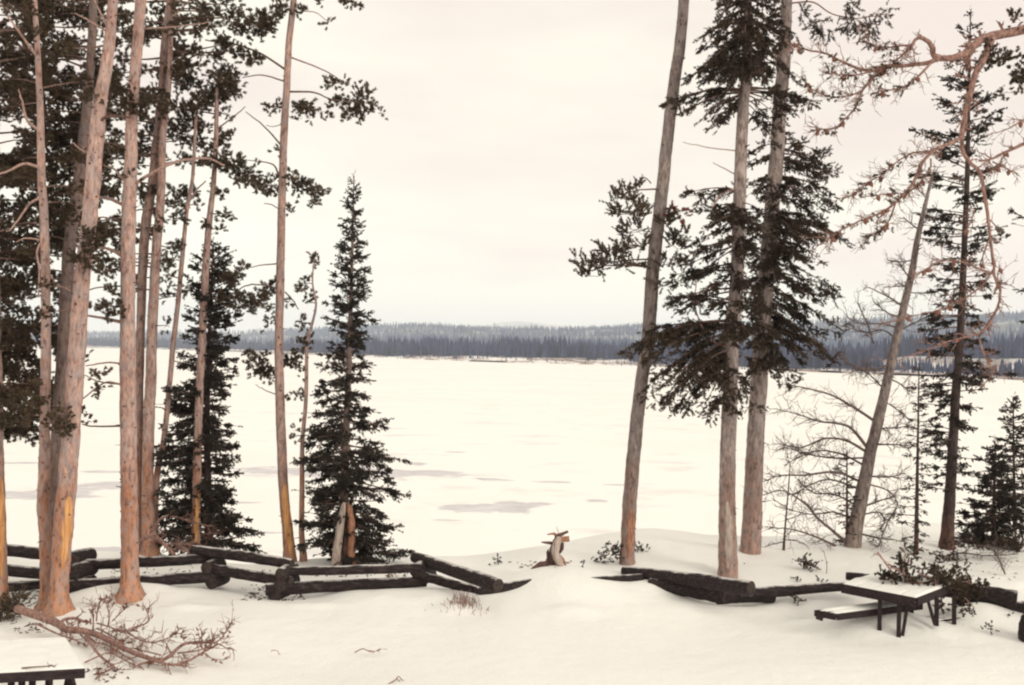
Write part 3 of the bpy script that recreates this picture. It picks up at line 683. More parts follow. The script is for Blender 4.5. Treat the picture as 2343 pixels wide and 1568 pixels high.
# crowns of the slim pines
for a_ in [(514, 190, 46, 24), (483, 222, 42, 20), (520, 172, 34, 14), (455, 240, 30, 18), (528, 215, 25, 13), (433, 265, 25, 10), (520, 262, 22, 7), (510, 318, 22, 24), (470, 290, 20, 14), (453, 330, 22, 13), (484, 370, 46, 12), (520, 378, 28, 20), (508, 440, 24, 8), (512, 490, 16, 12), (480, 340, 18, 10), (500, 525, 12, 6), (470, 515, 14, 8)]: T8.pad(*a_, 1.5)
for a_ in [(438, 440, 14, 10), (405, 440, 22, 20), (405, 500, 20, 14), (415, 568, 18, 12), (383, 600, 16, 16), (375, 630, 12, 8), (440, 285, 20, 18), (430, 370, 20, 12), (455, 470, 12, 8), (440, 320, 14, 8), (400, 620, 10, 8), (385, 655, 10, 6)]: T7.pad(*a_, 1.2)
for a_ in [(375, 520, 10, 18), (395, 565, 12, 10), (380, 745, 12, 10), (375, 600, 18, 10)]: T6.pad(*a_, 0.8)
T8.branch([(492, 300), (530, 270), (562, 245)], 4, 2, 0.1); T7.branch([(428, 470), (450, 435), (470, 415)], 5, 3, 0.1, 'pale_twig')
T5.branch([(395, 40), (420, 15), (440, -5)], 5, 3, 0.2, 'pale_twig'); T5.branch([(375, 200), (440, 130), (520, 118), (560, 120)], 5, 3, 0.3, 'twig')
for a_ in [(520, 10, 40, 10), (470, 25, 40, 12), (560, 40, 30, 8), (480, 60, 30, 7), (430, 45, 30, 10), (450, 150, 40, 16), (420, 120, 34, 14), (430, 195, 40, 14), (400, 165, 30, 12), (490, 130, 30, 10), (400, 250, 30, 10)]: T5.pad(*a_, 1.25)
# the lone tall pine
T9.branch([(651, 158), (600, 125), (540, 102), (470, 92)], 6, 3, 0.4); T9.branch([(650, 186), (600, 172), (555, 177)], 4, 2, 0.2)
T9.branch([(667, 132), (750, 165), (790, 195)], 4, 2, -0.2, 'red_twig'); T9.branch([(661, 210), (720, 212), (760, 228), (835, 236)], 5, 2, -0.3)
T9.branch([(641, 330), (605, 290), (562, 256)], 4.5, 2, 0.2); T9.branch([(638, 402), (622, 375), (568, 367)], 5, 2, 0.2)
T9.branch([(637, 478), (620, 468), (604, 466)], 3, 2); T9.branch([(632, 604), (600, 607), (572, 612)], 3.5, 2, 0.1)
T9.branch([(632, 660), (600, 652), (560, 655), (522, 682)], 5, 2, 0.2); T9.branch([(652, 668), (672, 690), (682, 708)], 4, 2, 0.1)
T9.branch([(640, 905), (610, 895), (585, 880)], 3, 1.5, 0.1); T9.branch([(645, 285), (625, 290), (610, 288)], 2, 1.5); T9.branch([(690, 25), (725, 30), (752, 52)], 2.5, 1.5, 0, 'red_twig')
for a_ in [(590, 58, 46, 26), (570, 75, 30, 16), (612, 40, 30, 20), (645, 20, 24, 18), (688, 28, 14, 12), (750, 52, 12, 6), (796, 4, 36, 9), (738, 2, 16, 6), (560, 125, 34, 15), (580, 138, 26, 10), (500, 102, 36, 9),
           (720, 250, 46, 11), (690, 244, 26, 10), (765, 190, 30, 12), (780, 236, 36, 12), (822, 222, 24, 22), (812, 258, 40, 14), (868, 261, 14, 4), (700, 270, 26, 6), (845, 250, 16, 12), (625, 243, 22, 12), (540, 40, 20, 8),
           (560, 395, 36, 28), (575, 420, 28, 14), (545, 362, 18, 8), (618, 425, 24, 22), (640, 440, 12, 18), (680, 425, 34, 18), (668, 400, 16, 12), (725, 442, 28, 9), (710, 460, 24, 7), (735, 434, 12, 8), (668, 468, 16, 9), (632, 345, 10, 7),
           (553, 620, 18, 12), (540, 632, 16, 10), (592, 690, 40, 18), (565, 700, 30, 16), (620, 665, 16, 24), (530, 680, 22, 22), (520, 640, 20, 16), (615, 735, 12, 12), (690, 660, 18, 9), (665, 690, 8, 8),
           (598, 838, 32, 24), (588, 812, 28, 10), (612, 862, 20, 12), (672, 828, 20, 18), (690, 850, 10, 8)]: T9.pad(*a_, 1.2, T9.rnd.uniform(-0.4, 0.6), limb=False)
for a_ in [(717, 600, 12, 15), (697, 650, 14, 12), (728, 606, 10, 8), (703, 690, 12, 14), (690, 740, 14, 16), (716, 680, 10, 8), (688, 800, 20, 22), (700, 770, 14, 14), (672, 840, 14, 10), (674, 902, 22, 12), (668, 1000, 9, 6), (676, 985, 10, 6)]: T10.pad(*a_, 0.8)
for T in (T0, T1, T2, T3, T4, T5, T6, T7, T8, T9, T10): T.done()

# ------------------------------------------------------------------ spruces
def spruce(label, apex, base, prof, nb, bark='dark_bark', needle='spruce_needle', w=(3, 22), d=None, clear=0.0, name='spruce_tree', cat='spruce tree', group=None, fat=0.30, hang=0.4, dens=1.0, K=15, tip_up=0.10, mids=(), nw=0.021):
    pts = [(apex[0], apex[1], 2)] + list(mids) + [(base[0], base[1], w[1])]
    T = Tree(name, label, cat, pts, bark, needle, d=d, group=group, stubs=12, sides=10)
    pr = np.array(prof, float); H = base[1] - apex[1]
    for i in range(nb):
        u = ((i + rng.random()) / nb) ** 0.85; y = apex[1] + H * (0.01 + u * (0.985 - clear)); x, _ = T.at(y)
        phi = rng.uniform(0, 2 * math.pi); wl = np.interp(y, pr[:, 0], pr[:, 1]); wr = np.interp(y, pr[:, 0], pr[:, 2])
        c = math.cos(phi); rad = (wr if c > 0 else wl) * abs(c) + (wl + wr) / 2 * (1 - abs(c))
        L = rad * T.px * rng.uniform(0.58, 1.28)
        el = 0.55 - 0.75 * min(1, u * 1.6) + rng.normal(0, 0.12)
        st = P(x, y, T.d); en = st + np.array([c * L, math.sin(phi) * L, L * el])
        T.spray(st, en, 0.10, dens, fat, K, hang, 0, tip_up, 0.040, nw)
    T.mb.n and shoots(T.mb, [P(apex[0], apex[1] + k * 9, T.d) for k in range(4)], [[rng.normal(0, .2), rng.normal(0, .2), 1] for k in range(4)], 0.12, 0.04, 14)
    return T
SG = 'spruces by the frozen lake'
S2 = spruce('tall cone-shaped spruce left of the open lake view, beside the broken stump', (810, 402), (782, 1284),
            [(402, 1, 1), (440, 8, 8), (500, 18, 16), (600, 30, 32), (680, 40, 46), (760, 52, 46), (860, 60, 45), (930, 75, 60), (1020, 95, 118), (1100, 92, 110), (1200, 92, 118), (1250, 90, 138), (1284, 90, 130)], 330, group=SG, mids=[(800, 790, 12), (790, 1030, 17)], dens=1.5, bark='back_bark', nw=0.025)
S2.done()
S1 = spruce('dark wide spruce behind the slim pines of the left stand', (488, 556), (479, 1256),
            [(556, 6, 10), (600, 34, 36), (700, 60, 56), (790, 62, 52), (900, 92, 50), (1030, 108, 52), (1130, 112, 60), (1230, 130, 90), (1256, 130, 110)], 340, group=SG, d=20.6, mids=[(474, 929, 13)], dens=1.5, w=(3, 20), nw=0.026, K=16)
S1.spray(P(500, 1238, S1.d), P(597, 1222, S1.d - 0.2), 0.02, 0.9, 0.16, 15, 0.2)
S1.done()
R5 = spruce('tall thin dark spruce with sparse ragged boughs at the right', (2221, 26), (2165, 1254),
            [(26, 3, 3), (100, 26, 24), (200, 55, 48), (330, 98, 60), (450, 92, 62), (600, 88, 62), (750, 98, 66), (870, 85, 60), (1000, 60, 56), (1120, 40, 40), (1254, 10, 10)], 170, group=SG, clear=0.10, mids=[(2217, 200, 7), (2213, 400, 11), (2205, 600, 14), (2196, 790, 18), (2187, 900, 20), (2175, 1113, 24)], w=(3, 32), dens=1.35, nw=0.026, tip_up=0.15)
R5.done()
R6 = spruce('very thin scrawny spruce between the dead leaning tree and the tall dark spruce', (2103, 832), (2096, 1268),
            [(832, 3, 3), (900, 12, 12), (1000, 22, 22), (1100, 34, 24), (1200, 46, 18), (1268, 40, 14)], 62, group=SG, w=(2, 11), fat=0.22, dens=0.8)
R6.done()
R7 = spruce('low bushy spruce in front of another, near the right picture edge', (2277, 1010), (2272, 1246),
            [(1010, 3, 3), (1060, 26, 20), (1120, 42, 36), (1180, 66, 50), (1246, 86, 70)], 130, group=SG, w=(2, 11), dens=1.5, nw=0.028)
R7.done()
R8 = spruce('taller slim spruce behind the low bushy one, near the right picture edge', (2318, 908), (2322, 1248),
            [(908, 3, 3), (960, 26, 22), (1060, 48, 45), (1180, 60, 60), (1248, 66, 66)], 120, group=SG, d=24.2, w=(2, 10), dens=1.3, nw=0.028)
R8.done()
R9 = spruce('small dark young spruce seen through the bare boughs of the dead tree', (1938, 1030), (1938, 1250),
            [(1030, 3, 3), (1100, 20, 14), (1180, 22, 18), (1250, 16, 16)], 34, group=SG, w=(2, 8), dens=0.8)
R9.done()
R10 = spruce('spruce cut by the right picture edge, only its bough tips in view', (2440, 330), (2420, 1300),
             [(330, 4, 4), (500, 85, 60), (650, 100, 90), (880, 118, 110), (1000, 70, 110), (1300, 60, 120)], 60, group=SG, d=20.5, w=(3, 28), dens=0.9)
R10.done()

# ------------------------------------------------------------------ the clump of big trees at right
R1 = Tree('pine_tree', 'leaning bare-stemmed pine, leftmost of the big trees at the right', 'pine tree',
          [(1571, -70, 24), (1565, 0, 25), (1556, 101, 26), (1541, 202, 27), (1526, 328, 28), (1516, 428, 29), (1501, 554, 30), (1491, 655, 31), (1483, 790, 31), (1473, 840, 30), (1460, 939, 31), (1448, 1063, 32), (1440, 1162, 33), (1437, 1236, 33), (1434, 1290, 36)],
          'fir_bark', 'pine_needle', stubs=60, flare=0.2)
R1.scar(1165, 1275, 0.2, 0.55, 'rot', 'reddish strip of wood where the bark is gone')
kw = dict(L=(18, 30), nl=5.6, up=0.9, K=44, den=0.46, w=0.023)
for a_ in [(1432, 440, 30, 26), (1415, 470, 20, 22), (1435, 492, 40, 20), (1460, 528, 40, 22), (1400, 600, 44, 24), (1348, 608, 38, 16), (1318, 592, 12, 10), (1360, 632, 34, 10), (1395, 570, 28, 16), (1430, 560, 24, 18), (1450, 600, 26, 16), (1480, 480, 18, 14), (1470, 560, 20, 20)]:
    R1.pad(*a_, dz=R1.rnd.uniform(-0.7, 0.3), limb=a_[0] in (1348, 1400, 1432, 1460), lm='twig', **kw)
for a_ in [(1516, 512, 26, 18), (1545, 560, 28, 22), (1530, 605, 22, 18), (1512, 650, 14, 14), (1560, 540, 26, 12), (1540, 500, 16, 10)]:
    R1.pad(*a_, dz=R1.rnd.uniform(-0.5, 0.3), limb=False, **kw)
for k_, a_ in enumerate([(1556, 482, 26, 8), (1540, 492, 14, 6), (1572, 492, 12, 7), (1530, 478, 12, 4)]): R1.pad(*a_, den=0.9, dz=-0.2, limb=k_ == 0, mat=2, L=(8, 14))
R1.branch([(1490, 420), (1478, 408), (1466, 408)], 3, 2, 0); R1.branch([(1545, 148), (1560, 140), (1568, 130)], 4, 2, -0.1)
R1.done([M['pine_needle'], M['twig'], M['red_needle']])

R2 = Tree('fir_tree', 'big fir with a pale peeled strip at its foot, foremost of the trees at right', 'fir tree',
          [(1716, -75, 6), (1713, 0, 15), (1707, 171, 23), (1700, 252, 26), (1692, 453, 29), (1685, 655, 31), (1677, 736, 33), (1674, 790, 33), (1671, 889, 34), (1666, 1013, 36), (1664, 1137, 38), (1665, 1236, 42), (1666, 1318, 46)],
          'fir_bark', 'fir_needle', stubs=40, flare=0.15)
R2.scar(1145, 1300, -0.15, 0.45, 'snag', 'grey strip of wood where the bark is gone')
def bough(T, y, ex, ey, dz, dens=1.0, fat=0.32, hang=0.55, droop=0.15, K=15, mat=0):
    x, _ = T.at(y); T.spray(P(x, y, T.d), P(ex, ey, T.d + dz), droop, dens, fat, K, hang, mat, 0.0, 0.046, 0.024)
for y, ex, ey in [(-20, 1650, 18), (-10, 1668, -5), (0, 1640, 45), (20, 1655, 60), (40, 1602, 100), (60, 1625, 112), (75, 1640, 130), (95, 1580, 182), (110, 1620, 165), (120, 1610, 190), (130, 1650, 190), (-20, 1780, 10), (0, 1770, 40), (20, 1790, 70), (45, 1800, 110), (60, 1770, 120), (85, 1788, 150), (100, 1760, 175), (120, 1745, 180), (140, 1660, 215), (140, 1755, 200), (-40, 1690, -10), (-40, 1740, -5)]:
    for dz in (-0.35, 0.4): bough(R2, y, ex + rng.normal(0, 6), ey + rng.normal(0, 6), dz + rng.normal(0, .2), 1.1, 0.36)
for k in range(26):
    ph = rng.uniform(0, 6.28); y = rng.uniform(-60, 150); L = 50 + (y + 60) * 0.22
    bough(R2, y, R2.at(y)[0] + math.cos(ph) * L, y + 25 + L * 0.3, math.sin(ph) * L * R2.px, 1.0, 0.36)
for y, ex, ey, dz in [(205, 1545, 236, -0.3), (208, 1520, 250, -0.1), (212, 1560, 262, -0.5), (215, 1600, 285, -0.6), (225, 1640, 300, 0.3), (200, 1862, 240, -0.4), (205, 1840, 232, -0.2), (210, 1800, 260, 0.3), (225, 1770, 290, 0.4), (250, 1760, 330, 0.5), (245, 1632, 272, 0.2),
                      (436, 1580, 446, -0.3), (440, 1610, 445, 0.1), (470, 1617, 482, -0.3), (472, 1625, 496, -0.6), (475, 1640, 505, 0.2), (480, 1650, 520, -0.9), (520, 1590, 560, -0.2), (550, 1560, 600, -0.4), (560, 1570, 625, 0.3), (600, 1550, 650, -0.1), (620, 1545, 640, 0.4), (640, 1580, 690, -0.5), (660, 1530, 705, -0.2), (690, 1535, 690, 0.2),
                      (735, 1430, 802, -0.3), (740, 1440, 815, 0.2), (742, 1455, 800, -0.1), (745, 1470, 770, 0.4), (750, 1480, 830, -0.5), (760, 1500, 860, -0.2), (765, 1478, 905, 0.3), (770, 1500, 915, -0.6), (790, 1515, 945, -0.3), (800, 1540, 950, -0.1), (805, 1570, 930, 0.4), (820, 1600, 920, -0.4), (830, 1590, 900, 0.2), (845, 1625, 945, -0.3), (860, 1640, 930, 0.3), (840, 1720, 930, -0.4), (800, 1590, 860, -0.8)]:
    bough(R2, y, ex, ey, dz, 1.15, 0.26)
    if rng.random() < 0.6: R2.pad(ex * 0.94 + R2.at(y)[0] * 0.06, ey, rng.uniform(18, 30), rng.uniform(8, 15), 0.60, dz, limb=False, L=(10, 18), K=32, nl=5.0, up=-0.25)
    if rng.random() < 0.6: bough(R2, y + 6, ex * 0.8 + 1680 * 0.2 + rng.normal(0, 8), ey + rng.normal(6, 8), dz * 0.6 + 0.25, 1.0, 0.30)
for k in range(46):
    ph = rng.uniform(0, 6.28); y = rng.uniform(470, 860); L = rng.uniform(40, 95)
    bough(R2, y, R2.at(y)[0] + math.cos(ph) * L, y + rng.uniform(0.2, 0.6) * L, math.sin(ph) * L * R2.px, 1.0, 0.32)
for k in range(42):
    y = float(rng.choice([rng.uniform(-60, 150), rng.uniform(462, 560), rng.uniform(600, 760), rng.uniform(830, 925)])); x = R2.at(y)[0]
    bough(R2, y, x + rng.normal(0, 30), y + rng.uniform(15, 60), -rng.uniform(0.4, 0.9), 1.2, 0.34)
R2.branch([(1683, 345), (1620, 338), (1562, 326)], 3, 1.5, -0.2, 'pale_twig'); R2.branch([(1680, 398), (1650, 382), (1630, 372)], 3, 1.5, -0.2, 'pale_twig')
R2.branch([(1688, 430), (1650, 445), (1630, 475)], 6, 3, -0.4, 'pale_twig'); R2.branch([(1668, 800), (1620, 770), (1590, 700), (1594, 640)], 4, 2, -0.5, 'red_twig')
R2.done()
R3 = Tree('fir_tree', 'big dense-crowned fir standing behind and right of the foremost fir', 'fir tree',
          [(1804, -70, 24), (1800, 0, 25), (1793, 151, 30), (1783, 252, 31), (1778, 353, 33), (1768, 454, 34), (1748, 706, 37), (1738, 864, 38), (1731, 963, 39), (1726, 1063, 41), (1721, 1187, 45), (1717, 1262, 48)],
          'fir_bark', 'fir_needle', stubs=50, flare=0.15)
for y, ex, ey, dz in [(330, 1905, 362, -0.3), (345, 1890, 380, 0.3), (350, 1920, 410, -0.6), (365, 1932, 432, 0.0), (380, 1900, 450, 0.5), (400, 1945, 480, -0.3), (420, 1910, 500, -0.8), (440, 1880, 525, 0.4), (450, 1925, 520, 0.1), (480, 1935, 590, -0.3), (500, 1955, 628, 0.1), (520, 1920, 600, -0.7), (540, 1900, 645, 0.4), (560, 1870, 640, -1.0),
                      (600, 1905, 700, -0.3), (620, 1915, 725, 0.2), (640, 1890, 740, -0.6), (660, 1925, 780, 0.0), (680, 1900, 800, 0.5), (700, 1870, 820, -0.5), (720, 1905, 850, 0.1), (740, 1950, 856, -0.2), (745, 1850, 860, 0.4), (760, 1810, 895, -0.3), (770, 1830, 880, 0.2), (780, 1780, 900, 0.4), (330, 1715, 360, -0.4), (360, 1705, 405, 0.3), (400, 1700, 460, 0.6), (300, 1830, 330, 0.3)]:
    xt_ = R3.at(y)[0]; q_ = rng.uniform(0.72, 1.04); ex = xt_ + (ex - xt_) * q_; ey = y + (ey - y) * rng.uniform(0.55, 1.05) * q_
    bough(R3, y, ex, ey, dz, 1.1, 0.24)
    if rng.random() < 0.75: R3.pad(ex - 8, ey - 2, rng.uniform(20, 36), rng.uniform(9, 17), 0.62, dz, limb=False, L=(10, 18), K=32, nl=5.0, up=-0.1)
    if rng.random() < 0.6: bough(R3, y + 8, ex * 0.7 + xt_ * 0.3 + rng.normal(0, 10), ey + rng.normal(4, 10), dz * 0.5 + 0.3, 1.0, 0.28)
for k in range(66):
    ph = rng.uniform(0, 6.28); y = rng.uniform(350, 800); L = rng.uniform(40, 105) * (1 if math.cos(ph) > -0.2 else 0.7)
    bough(R3, y, R3.at(y)[0] + math.cos(ph) * L, y + rng.uniform(0.25, 0.65) * L, math.sin(ph) * L * R3.px, 1.05, 0.32)
for k in range(30):
    y = rng.uniform(420, 840); x = R3.at(y)[0]
    bough(R3, y, x + rng.normal(10, 40), y + rng.uniform(15, 70), -rng.uniform(0.4, 1.1), 1.2, 0.34)
for y, ex, ey in [(5, 1770, 40), (60, 1830, 100), (90, 1755, 130), (150, 1825, 190), (180, 1765, 215), (230, 1820, 262)]: bough(R3, y, ex, ey, -0.2, 1.0, 0.4)
R3.branch([(1805, 8), (1860, 5), (1900, 30), (1960, 42), (2035, 32)], 4, 2, -0.4, 'red_twig')
for a_ in [(1835, 35, 16, 16), (1880, 55, 22, 22), (1905, 70, 12, 18), (1862, 48, 14, 10), (1940, 20, 30, 12), (1950, 50, 22, 24), (2000, 55, 30, 12), (2015, 25, 18, 10), (1985, 75, 20, 10), (2032, 32, 10, 4)]: R3.pad(*a_, den=0.5, dz=-0.4, limb=False, up=-0.3, L=(16, 26), K=44)
R3.done()

# dead leaning tree with bare boughs
R4 = Tree('dead_tree', 'dead grey tree leaning right with long bare curving boughs', 'dead tree',
          [(2135, 395, 3), (2130, 413, 6), (2115, 479, 10), (2100, 544, 13), (2085, 630, 16), (2067, 705, 18), (2048, 790, 20), (2026, 889, 22), (2009, 964, 25), (1991, 1038, 27), (1976, 1113, 30), (1961, 1187, 33), (1949, 1250, 38)],
          'dead_bark', stubs=50, flare=0.6)
def z8(l): return [(1738 + a * .4965, 790 + b * .4965) for a, b in l]
def z7(l): return [(1777.5 + a * .5038, b * .5038) for a, b in l]
for l, w0, dz, tw in [
    ([(530, 350), (440, 290), (330, 230), (200, 195), (140, 190)], 7, -0.6, 9), ([(495, 470), (430, 390), (380, 365), (270, 350), (180, 320), (80, 295)], 8, -0.3, 12),
    ([(490, 490), (400, 440), (300, 430), (200, 470), (100, 460)], 7, -0.7, 12), ([(475, 550), (370, 500), (250, 490), (110, 555)], 6, 0.4, 12), ([(485, 520), (330, 520), (210, 500), (120, 470)], 5, 0.6, 10),
    ([(455, 625), (350, 585), (200, 600), (100, 600), (20, 628)], 7, -0.2, 12), ([(440, 735), (350, 690), (250, 680), (190, 640)], 5, 0.3, 9), ([(400, 910), (330, 850), (260, 790), (220, 740), (110, 670), (20, 690)], 8, -0.8, 10),
    ([(350, 925), (250, 880), (150, 850), (50, 838)], 6, -0.9, 9), ([(450, 660), (330, 620), (240, 640), (160, 690)], 5, 0.7, 9), ([(430, 800), (340, 770), (240, 780), (150, 760)], 5, 0.5, 9),
    ([(545, 382), (620, 382), (690, 370)], 4, 0.2, 4), ([(540, 458), (620, 458), (690, 462)], 5, -0.2, 4), ([(515, 605), (600, 607), (670, 590)], 5, 0.2, 5), ([(500, 640), (590, 670), (635, 730), (600, 800), (545, 930)], 4, -0.3, 6),
    ([(490, 740), (560, 715), (612, 700)], 5, 0.2, 5), ([(480, 780), (550, 770), (575, 810), (560, 850)], 4, -0.2, 6), ([(465, 870), (570, 892), (665, 905)], 5, 0.1, 5), ([(590, 150), (650, 180), (690, 215)], 4, 0.2, 4), ([(560, 250), (640, 300), (690, 340)], 3, 0.3, 4),
    ([(600, 90), (520, 110), (440, 100), (380, 60)], 5, -0.4, 9), ([(570, 200), (500, 130), (450, 110)], 4, 0.3, 6)]:
    R4.branch(z8(l), w0, 2, dz, 'grey_twig', twigs=tw * 2 + 8, tl=0.36)
for l, w0, dz, tw in [([(640, 1040), (600, 1010), (575, 985)], 4, 0.1, 3), ([(625, 1180), (560, 1190), (500, 1180)], 4, -0.2, 5), ([(600, 1260), (550, 1190)], 4, 0, 3), ([(595, 1305), (560, 1300), (490, 1305)], 4, 0.3, 4), ([(575, 1395), (500, 1345), (410, 1305)], 5, -0.3, 7),
                      ([(560, 1440), (500, 1420), (440, 1370)], 4, 0.3, 6), ([(550, 1490), (480, 1470), (380, 1470), (320, 1440)], 5, -0.3, 9), ([(440, 1560), (410, 1470), (370, 1385)], 5, -0.2, 8), ([(545, 1540), (480, 1500), (400, 1510), (300, 1480)], 5, 0.3, 10),
                      ([(600, 1330), (700, 1330)], 3, 0.1, 3), ([(640, 1080), (710, 1090)], 3, 0.1, 3), ([(560, 1500), (640, 1460), (720, 1420)], 4, 0.2, 5), ([(660, 1020), (690, 990), (720, 985)], 3, 0.1, 3), ([(690, 870), (705, 820), (715, 780)], 4, 0, 2), ([(680, 900), (640, 860), (620, 830)], 3, 0.1, 3)]:
    R4.branch(z7(l), w0, 2, dz, 'grey_twig', twigs=tw + 5, tl=0.30)
b0, d0 = ground_hit(1793, 1259)
SP = Tree('sapling', 'bare leafless sapling left of the dead leaning tree', 'sapling', [(1808, 1060, 2), (1804, 1120, 3), (1797, 1200, 4), (1793, 1259, 6)], 'dark_bark', stubs=4)
for l in [[(1801, 1160), (1780, 1150), (1765, 1140)], [(1798, 1190), (1825, 1180), (1845, 1165)], [(1795, 1240), (1770, 1245), (1750, 1252)], [(1795, 1235), (1830, 1240), (1850, 1250)]]: SP.branch(l, 2.5, 1.5, 0.1, 'grey_twig', twigs=3, tl=0.2)

# twisted boughs reaching in from the right; their trunk stands just outside the picture
OV = Tree('twisted_pine', 'old pine reaching twisted reddish boughs in from the right picture edge', 'pine tree',
          [(2478, -120, 40), (2470, 60, 44), (2480, 500, 50), (2470, 1000, 56), (2462, 1478, 70)], 'pine_bark', 'pine_needle', d=15.4, stubs=20)
def ob(l, w0, w1, dz, tw=0, tl=0.25, dz0=0.0, mat='red_twig', cones=0):
    Wp = OV.branch(z7(l), w0, w1, dz, mat, tw, tl, dz0)
    return Wp
cone_pos = []
ends = []
for l, w0, w1, dz, tw, dz0 in [
    ([(1400, 60), (1250, 100), (1123, 135), (1000, 160), (940, 175), (900, 205), (860, 240)], 26, 17, -0.7, 3, 0.0),
    ([(860, 240), (800, 262), (735, 265), (710, 245), (700, 205), (665, 175), (630, 180), (615, 210)], 16, 6, -0.2, 4, -0.7),
    ([(735, 265), (690, 285), (640, 292), (560, 300), (490, 300), (430, 325), (330, 295), (220, 245), (120, 225), (70, 200)], 11, 3, 0.3, 16, -0.8),
    ([(490, 300), (440, 350), (390, 410), (360, 480), (310, 540), (260, 580), (190, 590)], 6, 3, 0.4, 10, -0.7),
    ([(615, 210), (560, 260), (500, 310), (440, 350)], 5, 3, 0.2, 6, -0.8), ([(710, 275), (660, 330), (600, 380), (540, 405), (460, 415)], 6, 3, -0.2, 6, -0.8),
    ([(620, 205), (540, 210), (470, 220), (380, 175)], 5, 2, 0.2, 8, -0.8), ([(390, 410), (330, 435), (240, 440), (160, 405), (115, 360)], 4, 2, 0.2, 8, -0.6), ([(430, 325), (360, 340), (280, 340), (205, 325)], 4, 2, 0.1, 6, -0.7),
    ([(980, 170), (940, 270), (905, 330), (880, 420), (865, 480), (845, 560), (840, 620)], 16, 10, -0.3, 5, -0.5),
    ([(840, 620), (845, 690), (880, 740), (925, 790), (945, 900), (960, 1000), (970, 1100), (985, 1200), (990, 1260), (1015, 1320), (1000, 1400), (960, 1470)], 10, 5, -0.3, 8, -0.8),
    ([(845, 620), (790, 650), (720, 680), (660, 740), (620, 830), (540, 920), (470, 970), (390, 1000), (300, 1040), (230, 1090)], 9, 3, -0.5, 22, -0.8),
    ([(800, 645), (700, 685), (620, 695), (540, 740), (470, 800), (400, 840), (330, 900)], 5, 2, 0.4, 16, -0.8), ([(700, 720), (690, 780), (600, 870), (500, 880), (380, 900)], 4, 2, 0.2, 12, -0.8), ([(540, 920), (510, 1000), (450, 1060), (395, 1095)], 4, 2, -0.2, 6, -1.0),
    ([(1400, 560), (1250, 600), (1123, 655), (1040, 690), (980, 720), (920, 732)], 12, 4, -0.4, 5, 0.0), ([(1040, 690), (1000, 760), (940, 790)], 4, 2, 0.2, 4, -0.3), ([(980, 735), (1040, 765), (1095, 790)], 4, 2, -0.2, 3, -0.3), ([(1300, 480), (1123, 545), (1060, 580), (990, 605)], 5, 2, -0.2, 5, 0.0),
    ([(985, 1245), (930, 1225), (840, 1190), (760, 1185), (700, 1210), (620, 1265)], 5, 2, -0.2, 10, -1.0), ([(1000, 1400), (960, 1480), (900, 1520), (800, 1545), (680, 1590), (560, 1630)], 5, 2, -0.2, 8, -1.1), ([(985, 1220), (940, 1290), (860, 1350), (760, 1400), (640, 1430), (480, 1470)], 4, 2, 0.2, 14, -1.0), ([(960, 1100), (920, 1200)], 4, 2, 0.1, 4, -1.0),
    ([(960, 1470), (940, 1500), (920, 1540), (960, 1650), (985, 1690), (930, 1760)], 5, 2, -0.1, 5, -1.1), ([(900, 950), (880, 1010), (850, 1060)], 3, 2, 0, 3, -0.8), ([(985, 1340), (1000, 1290), (1010, 1200)], 4, 2, 0, 2, -1.0)]:
    Wp = ob(l, w0, w1, dz, int(tw * 2.2) + 3, 0.26, dz0); ends.append(Wp)
    for k in range(max(1, tw // 3)): cone_pos.append(Wp[int(rng.integers(len(Wp) // 3, len(Wp)))])
# short needle tufts left along the outer twigs
tp = []; td = []
for Wp in ends[2:9] + ends[11:15]:
    for k in range(22):
        i = int(rng.integers(len(Wp) // 3, len(Wp))); tp.append(Wp[i] + rng.normal(0, 0.03, 3)); td.append(rng.normal(0, 0.6, 3) + np.array([-0.3, 0, -0.2]))
shoots(OV.mb, tp, td, rng.uniform(0.05, 0.10, len(tp)), 0.036, 34, 0.014)
for a_ in [(2322, 44, 24, 10), (2300, 130, 44, 16), (2270, 118, 26, 16), (2330, 160, 26, 20), (2265, 150, 18, 10), (2310, 212, 28, 4), (2335, 195, 18, 12), (2290, 545, 20, 6), (2240, 260, 14, 8)]: OV.pad(*a_, den=0.9, dz=-0.5, limb=False)
OV.done()
cm = MB(); aa_ = np.linspace(0, 1, 6); tube(cm, np.stack([0 * aa_, 0 * aa_, -aa_ * 0.10], -1), np.array([0.008, 0.026, 0.033, 0.029, 0.018, 0.005]), 8, 0, True, 0.18)
cmesh = cm.mesh('pine_cone', M['cone'])
for c in cone_pos:
    o = bpy.data.objects.new('cone', cmesh); COL.objects.link(o); o.parent = OV.root
    o.location = Vector(c) - OV.root.location; o.rotation_euler = (rng.normal(0, .5), rng.normal(0, .5), rng.uniform(0, 6))

